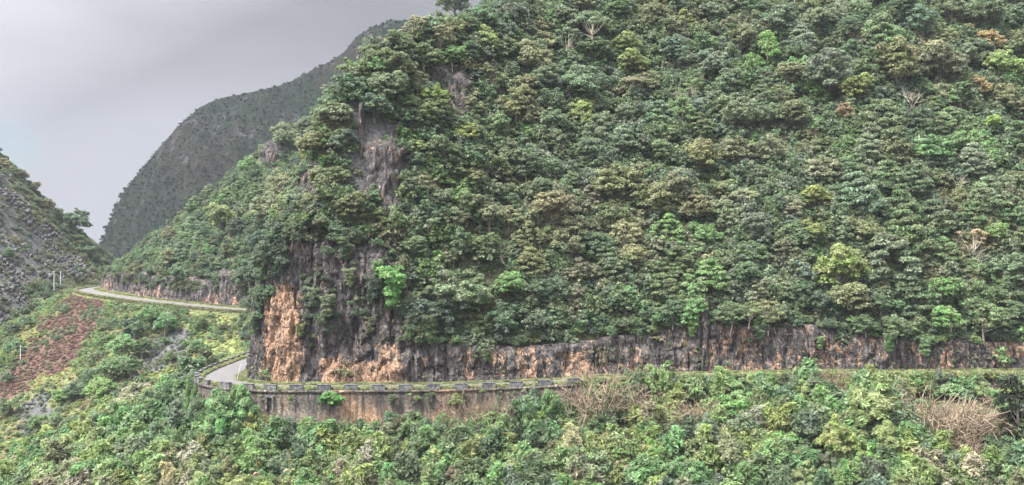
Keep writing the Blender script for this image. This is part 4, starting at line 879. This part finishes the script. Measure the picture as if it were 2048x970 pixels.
for s_ in np.arange(SA + 1, SC_ - 2, .55):              # the rim of the cut is overgrown
    q, n = rd(s_ + random.uniform(-.3, .3)); d = 4.6 + LEAN * q[3] + random.uniform(.2, 3.4)
    if random.random() < .85: cov.append((q[0] + n[0] * d, q[1] + n[1] * d, q[2] + q[3] * random.uniform(.92, 1.06) + .2, random.uniform(.5, 1.5), jit(PAL[random.choice(['mid green', 'dark green', 'olive green', 'bright green', 'grey-green'])], .25), random.uniform(0, 6.28)))
tint_pts('undergrowth', pts_u, CB); tint_pts('spur_thicket', pts_s, CB + CR); tint_pts('brushwood', pts_f, CB + CF + CF + CT); tint_pts('slope_scrub', pts_l, CB)
tint_pts('tall_grass', pts_g, CT); tint_pts('red_fern', pts_r, [crown_mesh('cover_fern', clusters('tuft', np.random.default_rng(70 + j)), 70, .07, np.random.default_rng(74 + j), M_LEAFI, .8, 1.5) for j in range(3)]); tint_pts('cliff_plants', cov, CB)
# scrub on the far mountain
fr = np.random.default_rng(12); ii = fr.permutation(FX.size)[:75000]; pts_m = []
fpx = 1024 + FPX * FX.ravel() / FY.ravel(); fpy = HZ - FPX * FZ.ravel() / FY.ravel(); fcl = fbm(FX.ravel() / 30, FY.ravel() / 30, o=3, seed=44)
for i in ii:
    if 150 < fpx[i] < 900 and fpy[i] < 560 and FY.ravel()[i] < 812 and FZ.ravel()[i] > -40:
        c = random.choice(['dark green', 'dark green', 'dark green', 'olive green', 'brownish' if fcl[i] > .1 else 'dark green'])
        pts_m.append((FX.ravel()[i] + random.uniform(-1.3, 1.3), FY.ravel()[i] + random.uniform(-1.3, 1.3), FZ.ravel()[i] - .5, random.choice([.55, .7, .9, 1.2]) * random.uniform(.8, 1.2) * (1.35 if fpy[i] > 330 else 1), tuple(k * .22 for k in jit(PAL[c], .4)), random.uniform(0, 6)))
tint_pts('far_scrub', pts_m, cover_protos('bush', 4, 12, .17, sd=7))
print('cover', len(pts_u), len(pts_s), len(pts_f), len(pts_l), len(pts_g), len(pts_r), len(cov), len(pts_m))

# ---------------------------------------------------------------- grey rock outcrops on the hill
def outcrop(px, py, w_, h_, seed, proud=1.6):
    h, nn = cast(px, py + h_ * .45)
    if h is None: return
    D = h.y; W = w_ / FPX * D; H = h_ / FPX * D; nu = max(14, int(W / .35)); nv = max(14, int(H / .35))
    u = np.linspace(-1, 1, nu)[:, None] + np.zeros((1, nv)); v = np.linspace(0, 1, nv)[None, :] + np.zeros((nu, 1))
    edge = 1 + .25 * fbm(v * 4, v * 0 + seed, o=3, seed=seed); X = u * W / 2 * edge
    Z = v * H * (1 + .07 * fbm(u * 3, u * 0, o=3, seed=seed + 2)) - (1 - v) * (proud * 1.5 + 2)
    bul = np.sqrt(np.maximum(0, 1 - u ** 2)) * proud * (1 - .5 * v); rr_ = fbm(X / 1.2, Z / 5, o=4, seed=seed + 4) * .6 - (1 - np.minimum(1, np.abs(fbm(X / 2.2, Z / 4, o=2, seed=seed + 8)) * 2.2)) ** 3 * .9 + fbm(X / .6, Z / .8, o=3, seed=seed + 5) * .22
    Yy = -bul - rr_ + v * H * .30 + 3.5 * (np.abs(u) ** 5) + ss(.85, 1, v) * 4
    me = mesh_np('rock_outcrop', np.stack([X, Yy, Z], -1).reshape(-1, 3), grid_faces(nu, nv), M_ROCK, False)
    fattr(me, 'ochre', np.full(nu * nv, .14)); fattr(me, 'moss', np.full(nu * nv, .35))
    o = link('rock_outcrop', me); o.location = h; o.rotation_euler = (0, 0, random.uniform(-.25, .25)); tag(o, kind='structure')
for k, a in enumerate(OUT) if True else enumerate(((755, 350, 90, 130, 2.5), (905, 185, 70, 80, 2.0), (762, 78, 42, 50, 2.2), (628, 360, 40, 60, 1.6), (870, 155, 30, 50, 1.5), (545, 310, 60, 50, 2), (728, 245, 24, 70, 1.4), (700, 380, 40, 70, 1.6), (460, 560, 60, 34, 2), (1055, 130, 26, 40, 1.5), (1410, 620, 22, 70, 2.0), (1200, 640, 26, 60, 1.5), (855, 440, 50, 70, 1.5))):
    outcrop(a[0], a[1], a[2], a[3], 200 + 11 * k, a[4])

# scree blocks and terrace stones on the left slopes: loose rock nobody could count
def scree():
    vs, fs = [], []
    rs = np.random.default_rng(55); c = 0
    cand = [i for i in ids if scm[i] and fbm(HX[i] / 8, HY[i] / 8, o=2, seed=66) > -.25]
    for i in cand * 3:
        if rs.random() > (.6 if HLm[i] else .17): continue
        x, y, z = HX[i] + rs.uniform(-.6, .6), HY[i] + rs.uniform(-.6, .6), HZZ[i]; s_ = rs.uniform(.15, .5) * (1.7 if rs.random() < .12 else 1)
        b = len(vs); 
        P = np.array([(-1, -1, -.6), (1, -1, -.6), (1, 1, -.6), (-1, 1, -.6), (-.6, -.7, .7), (.7, -.6, .9), (.6, .6, 1.0), (-.7, .6, .6)]) + rs.normal(0, .22, (8, 3))
        a = rs.uniform(0, 6.28); ca, sa = math.cos(a), math.sin(a); P = P * np.array([s_, s_ * rs.uniform(.5, 1), s_ * rs.uniform(.6, 1.5)])
        P = np.stack([P[:, 0] * ca - P[:, 1] * sa + x, P[:, 0] * sa + P[:, 1] * ca + y, P[:, 2] + z + s_ * .3], 1)
        vs += P.tolist(); fs += [[b + j for j in q] for q in ((0, 3, 2, 1), (4, 5, 6, 7), (0, 1, 5, 4), (1, 2, 6, 5), (2, 3, 7, 6), (3, 0, 4, 7))]
    m_, t, p, o = newmat('scree_stone'); pos = geo_pos(t); n_ = noise(t, pos, 1.1, 6, .7)
    t.links.new(mixc(t, ramp(t, n_, .35, .65), (.042, .041, .043), (.115, .111, .117)), p.inputs['Base Color'])
    me = mesh_np('scree', vs, fs, m_); tag(link('scree', me), kind='stuff'); print('scree', len(fs) // 6)
scree()

# ---------------------------------------------------------------- utility poles, maize plot, little things on the left slope
def pole(px, py, top, label):
    h, nn = cast(px, py); H = (py - top) / FPX * h.y
    o = empty('utility_pole', h); m = MB(); m.tube([(0, 0, -.5), (0, 0, H)], [.16, .10], 8); link('shaft', m.mesh('shaft', M_POLE, True), o)
    m = MB(); m.box((0, 0, H - .35), (.8, .08, .08)); link('crossarm', m.mesh('crossarm', M_POLE), o)
    m = MB()
    for a in (-.34, 0, .34): m.tube([(a, 0, H - .29), (a, 0, H - .02)], [.05, .04], 6)
    link('insulator', m.mesh('insulator', M_CONC), o)
    tag(o, label, 'utility pole', 'utility poles on the left slope')
pole(108, 585, 541, 'taller front pole of the pair left of the far road end')
pole(121, 576, 542, 'rear shorter pole of the pair left of the far road end')
pole(41, 722, 690, 'short pale pole standing alone below the rocky hill, beside the red ferns')
h, _ = cast(185, 874); o = link('boulder', None) if False else None
bm = bmesh.new(); bmesh.ops.create_icosphere(bm, subdivisions=3, radius=1.0)
for v_ in bm.verts:
    k = 1 + .22 * float(vnoise(v_.co.x * 2, v_.co.y * 2, v_.co.z * 2, seed=4)); v_.co = Vector((v_.co.x * 1.2 * k, v_.co.y * .9 * k, v_.co.z * 1.1 * k))
me = bpy.data.meshes.new('boulder'); bm.to_mesh(me); bm.free(); me.materials.append(M_BRICK); o = link('boulder', me); o.location = h
tag(o, 'ochre-orange boulder among shrubs on the lower left slope', 'boulder')
# dry-stone terrace walls around the small plot
def terrace(px0, px1, py, label):
    a, _ = cast(px0, py); b, _ = cast(px1, py)
    m = MB(); n_ = 26; rs = np.random.default_rng(int(px0))
    for i in range(n_):
        for k in range(3):
            p = a.lerp(b, (i + .5 * (k % 2)) / n_); gz = ground_z(p.x, p.y) or p.z; L_ = (b - a).length / n_
            m.box((p.x - a.x + rs.normal(0, .05), p.y - a.y - .1 * k + rs.normal(0, .06), gz - a.z + .15 + k * .38), (L_ * .95, .6, .42), rs.normal(0, .15), .85)
    me = m.mesh('terrace_wall', M_CONC); o = link('terrace_wall', me); o.location = a; tag(o, label, 'wall', 'dry-stone terrace walls on the left slope')
terrace(255, 320, 800, 'upper dry-stone terrace wall above the maize plot'); terrace(190, 232, 862, 'lower dark dry-stone terrace wall beside the ochre boulder')
rs = np.random.default_rng(5)
def maize(x, y, z, i):
    m = MB(); hh = rs.uniform(1.6, 2.3); m.tube([(0, 0, -.1), (.03, 0, hh)], [.03, .015], 4)
    for k in range(9):
        t = rs.uniform(0, 6.28); z0 = hh * (.2 + .08 * k); L_ = rs.uniform(.6, .95); b = len(m.v); cx, cy = math.cos(t), math.sin(t)
        pts = [(0, 0, z0), (cx * L_ * .45, cy * L_ * .45, z0 + .35), (cx * L_, cy * L_, z0 + .1)]
        for j, p_ in enumerate(pts):
            w2 = (.05, .07, .01)[j]; m.v += [(p_[0] - cy * w2, p_[1] + cx * w2, p_[2]), (p_[0] + cy * w2, p_[1] - cx * w2, p_[2])]
        m.f += [[b, b + 1, b + 3, b + 2], [b + 2, b + 3, b + 5, b + 4]]
    return m
M_MAIZE = newmat('maize_leaf'); t_ = M_MAIZE[1]; t_.links.new(mixc(t_, ramp(t_, noise(t_, geo_pos(t_), 1.2, 4), .4, .6), (.17, .22, .05), (.34, .30, .11)), M_MAIZE[2].inputs['Base Color'])
mz = [maize(0, 0, 0, 0) for _ in range(5)]; allv, allf = [], []
for k in range(420):
    px, py = rs.uniform(222, 318), rs.uniform(806, 838)
    h, _ = cast(px, py)
    if h is None or h.y < 200: continue
    mm_ = mz[k % 5]; a = rs.uniform(0, 6.28); V_ = np.array(mm_.v); V_ = np.stack([V_[:, 0] * math.cos(a) - V_[:, 1] * math.sin(a) + h.x, V_[:, 0] * math.sin(a) + V_[:, 1] * math.cos(a) + h.y, V_[:, 2] + h.z], 1)
    b = len(allv); allv += V_.tolist(); allf += [[b + j for j in f] for f in mm_.f]
me = bpy.data.meshes.new('maize_plot'); me.from_pydata(allv, [], allf); me.materials.append(M_MAIZE[0]); tag(link('maize_plot', me), 'small plot of yellowing maize on the left slope', kind='stuff')

# two leafy shoots close to the camera, on the near bank
def shoot(px, ptop, D, lean, col, label, seed):
    rs = np.random.default_rng(seed); base = at(px, 1010, D); z0 = -1.7 - .22 * D; root = empty('leafy_shoot', (base.x, D, z0)); top = at(px + lean, ptop, D)
    rel = top - Vector((base.x, D, z0)); pts = [Vector((0, 0, -.1)), rel * .35 + Vector((-.05, 0, 0)), rel * .7 + Vector((.05, 0, 0)), rel]
    m = MB(); m.tube(pts, [.005, .004, .003, .0015], 5); link('stem', m.mesh('stem', M_STRAW), root)
    for k in range(16):
        f = .5 + .5 * k / 15; i_ = min(2, int(f * 3)); fr_ = f * 3 - i_; p = pts[i_].lerp(pts[i_ + 1], fr_) if i_ < 3 else pts[3]
        t = rs.uniform(0, 6.28); L_ = rs.uniform(.035, .06) * (1.3 - .5 * f); d_ = Vector((math.cos(t), math.sin(t) * .6, -.5)); d_.normalize(); s_ = d_.cross(Vector((0, 1, .2))).normalized() * L_ * .28
        m = MB(); m.v = [tuple(p), tuple(p + d_ * L_ * .45 + s_), tuple(p + d_ * L_), tuple(p + d_ * L_ * .45 - s_), tuple(p + d_ * L_ * .45 + Vector((0, -.006, .004)))]; m.f = [[0, 1, 4], [1, 2, 4], [2, 3, 4], [3, 0, 4]]
        l = link('leaf', m.mesh('leaf', plain('shoot_leaf', col[k % len(col)])), root)
    tag(root, label, 'shoot', 'leafy shoots poking up at the lower edge')
shoot(548, 905, 6.5, -38, [(.16, .20, .06), (.42, .22, .16), (.24, .26, .08)], 'thin shoot with pinkish tip leaves, the one nearer the left, at the bottom edge', 1)
shoot(566, 898, 6.5, 10, [(.34, .33, .16), (.42, .38, .22), (.22, .26, .08)], 'drooping pale yellow-leaved shoot, the one further right, at the bottom edge', 2)

# ---------------------------------------------------------------- labels of the trees and shrubs
LM = [(570, 680, 'the orange cliff face'), (785, 585, 'the vivid green climber'), (755, 350, 'the long grey rock streak'), (905, 180, 'the upper grey crag'), (762, 75, 'the small skyline crag'),
      (1100, 440, 'the big brownish tree'), (1675, 560, 'the big yellow-green tree'), (1944, 500, 'the orange-brown tree'), (1722, 22, 'the leafless tree at the top edge'), (1912, 372, 'the bare pale tree'),
      (1980, 254, 'the lime green tree'), (1820, 115, 'the orange-topped tree'), (1650, 162, 'the broad grey-green tree'), (1180, 65, 'the tall bare-trunked tree'), (1262, 135, 'the yellow-tinged tree pair'),
      (541, 800, 'the drain opening'), (658, 812, 'the big-leaved wall shrub'), (440, 750, 'the road bend'), (320, 605, 'the far road'), (100, 690, 'the red ferns'), (114, 560, 'the pole pair'),
      (148, 446, 'the ridge umbrella tree'), (1320, 752, 'the tall bright roadside shrub'), (1180, 790, 'the brown stem thicket'), (1885, 850, 'the largest dry thicket'), (2034, 835, 'the dark right-edge bush'),
      (1462, 936, 'the olive-tan bush at the bottom edge'), (1742, 850, 'the feathery yellow-green bush'), (270, 820, 'the maize plot'), (185, 870, 'the ochre boulder'), (540, 310, 'the spur crag'), (1360, 700, 'the pale cliff rib'),
      (1780, 532, 'the widest layered tree'), (1243, 292, 'the blue-green tree pair'), (1350, 392, 'the tan tree cluster'), (1150, 600, 'the tan column of trees'), (1022, 520, 'the bare tree over the cliff'), (300, 690, 'the grey scree strip'), (24, 880, 'the lone yellow tree'), (465, 800, 'the bright feathery wall-end shrub'), (1010, 582, 'the bright cliff-top tree'), (1420, 562, 'the bright layered tree'), (1820, 700, 'the right-hand rock cut'), (880, 600, 'the wide grey-green cliff tree')]
KN = {'round': 'round-crowned', 'layered': 'layered', 'upright': 'upright', 'umbrella': 'umbrella-shaped', 'loose': 'loose-crowned', 'bush': 'bushy', 'bigleaf': 'big-leaved', 'feathery': 'feathery', 'hanging': 'clinging', 'bare': 'bare', 'thicket': 'tangled'}
used = {}
def direction(dx, dy):
    a = math.degrees(math.atan2(-dy, dx)) % 360
    return ['right of', 'above and right of', 'above', 'above and left of', 'left of', 'below and left of', 'below', 'below and right of'][int((a + 22.5) // 45) % 8]
for it in ITEMS:
    o, px, py, cn, kind, D, Rm, what = it; r = Rm / D * FPX
    sz = 'large' if r > 36 else 'small' if r < 22 else 'mid-sized'
    noun = {'bare': 'leafless tree', 'thicket': 'thicket of dry brown stems', 'hanging': 'cliff plant'}.get(kind, what)
    adj = f"{sz} {KN[kind]}" if kind in ('bare', 'thicket') else f"{sz} {cn} {KN[kind]}"
    lm = sorted(LM, key=lambda m_: (m_[0] - px) ** 2 + (m_[1] - py) ** 2); cand = []
    for m_ in lm[:5]:
        d_ = math.hypot(px - m_[0], py - m_[1])
        if d_ < 12: continue
        far = 'just ' if d_ < 60 else '' if d_ < 130 else 'well '
        cand.append(f"{adj} {noun} {far}{direction(px - m_[0], py - m_[1])} {m_[2]}")
    m0, m1 = [m_ for m_ in lm if math.hypot(px - m_[0], py - m_[1]) >= 12][:2]
    cand.append(f"{adj} {noun} {direction(px - m0[0], py - m0[1])} {m0[2]}, towards {m1[2]}")
    lab = next((c for c in cand if c not in used and len(c.split()) <= 16), cand[0])
    if lab in used: lab = cand[0]
    used[lab] = used.get(lab, 0) + 1
    grp = ('bare trees on the hill' if kind == 'bare' else 'trees on the hillside') if what == 'tree' else ('dry thickets' if kind == 'thicket' else 'plants on the cliff faces' if kind == 'hanging' else 'shrubs on the slopes')
    tag(o, lab, 'climbing plant' if kind == 'hanging' else 'thicket' if kind == 'thicket' else what, grp)
print('labels', len(used), 'of', len(ITEMS))

# ---------------------------------------------------------------- haze
hm = bpy.data.materials.new('haze'); hm.use_nodes = True; t = hm.node_tree; t.nodes.clear(); o = t.nodes.new('ShaderNodeOutputMaterial')
pv = t.nodes.new('ShaderNodeVolumePrincipled'); pv.inputs['Color'].default_value = (.80, .87, 1.0, 1); pv.inputs['Density'].default_value = HAZE; pv.inputs['Anisotropy'].default_value = .0
t.links.new(pv.outputs[0], o.inputs['Volume'])
m = MB(); m.box((0, 1150, 110), (3040, 2940, 410)); me = m.mesh('haze', hm); ob = link('haze', me); tag(ob, kind='stuff')
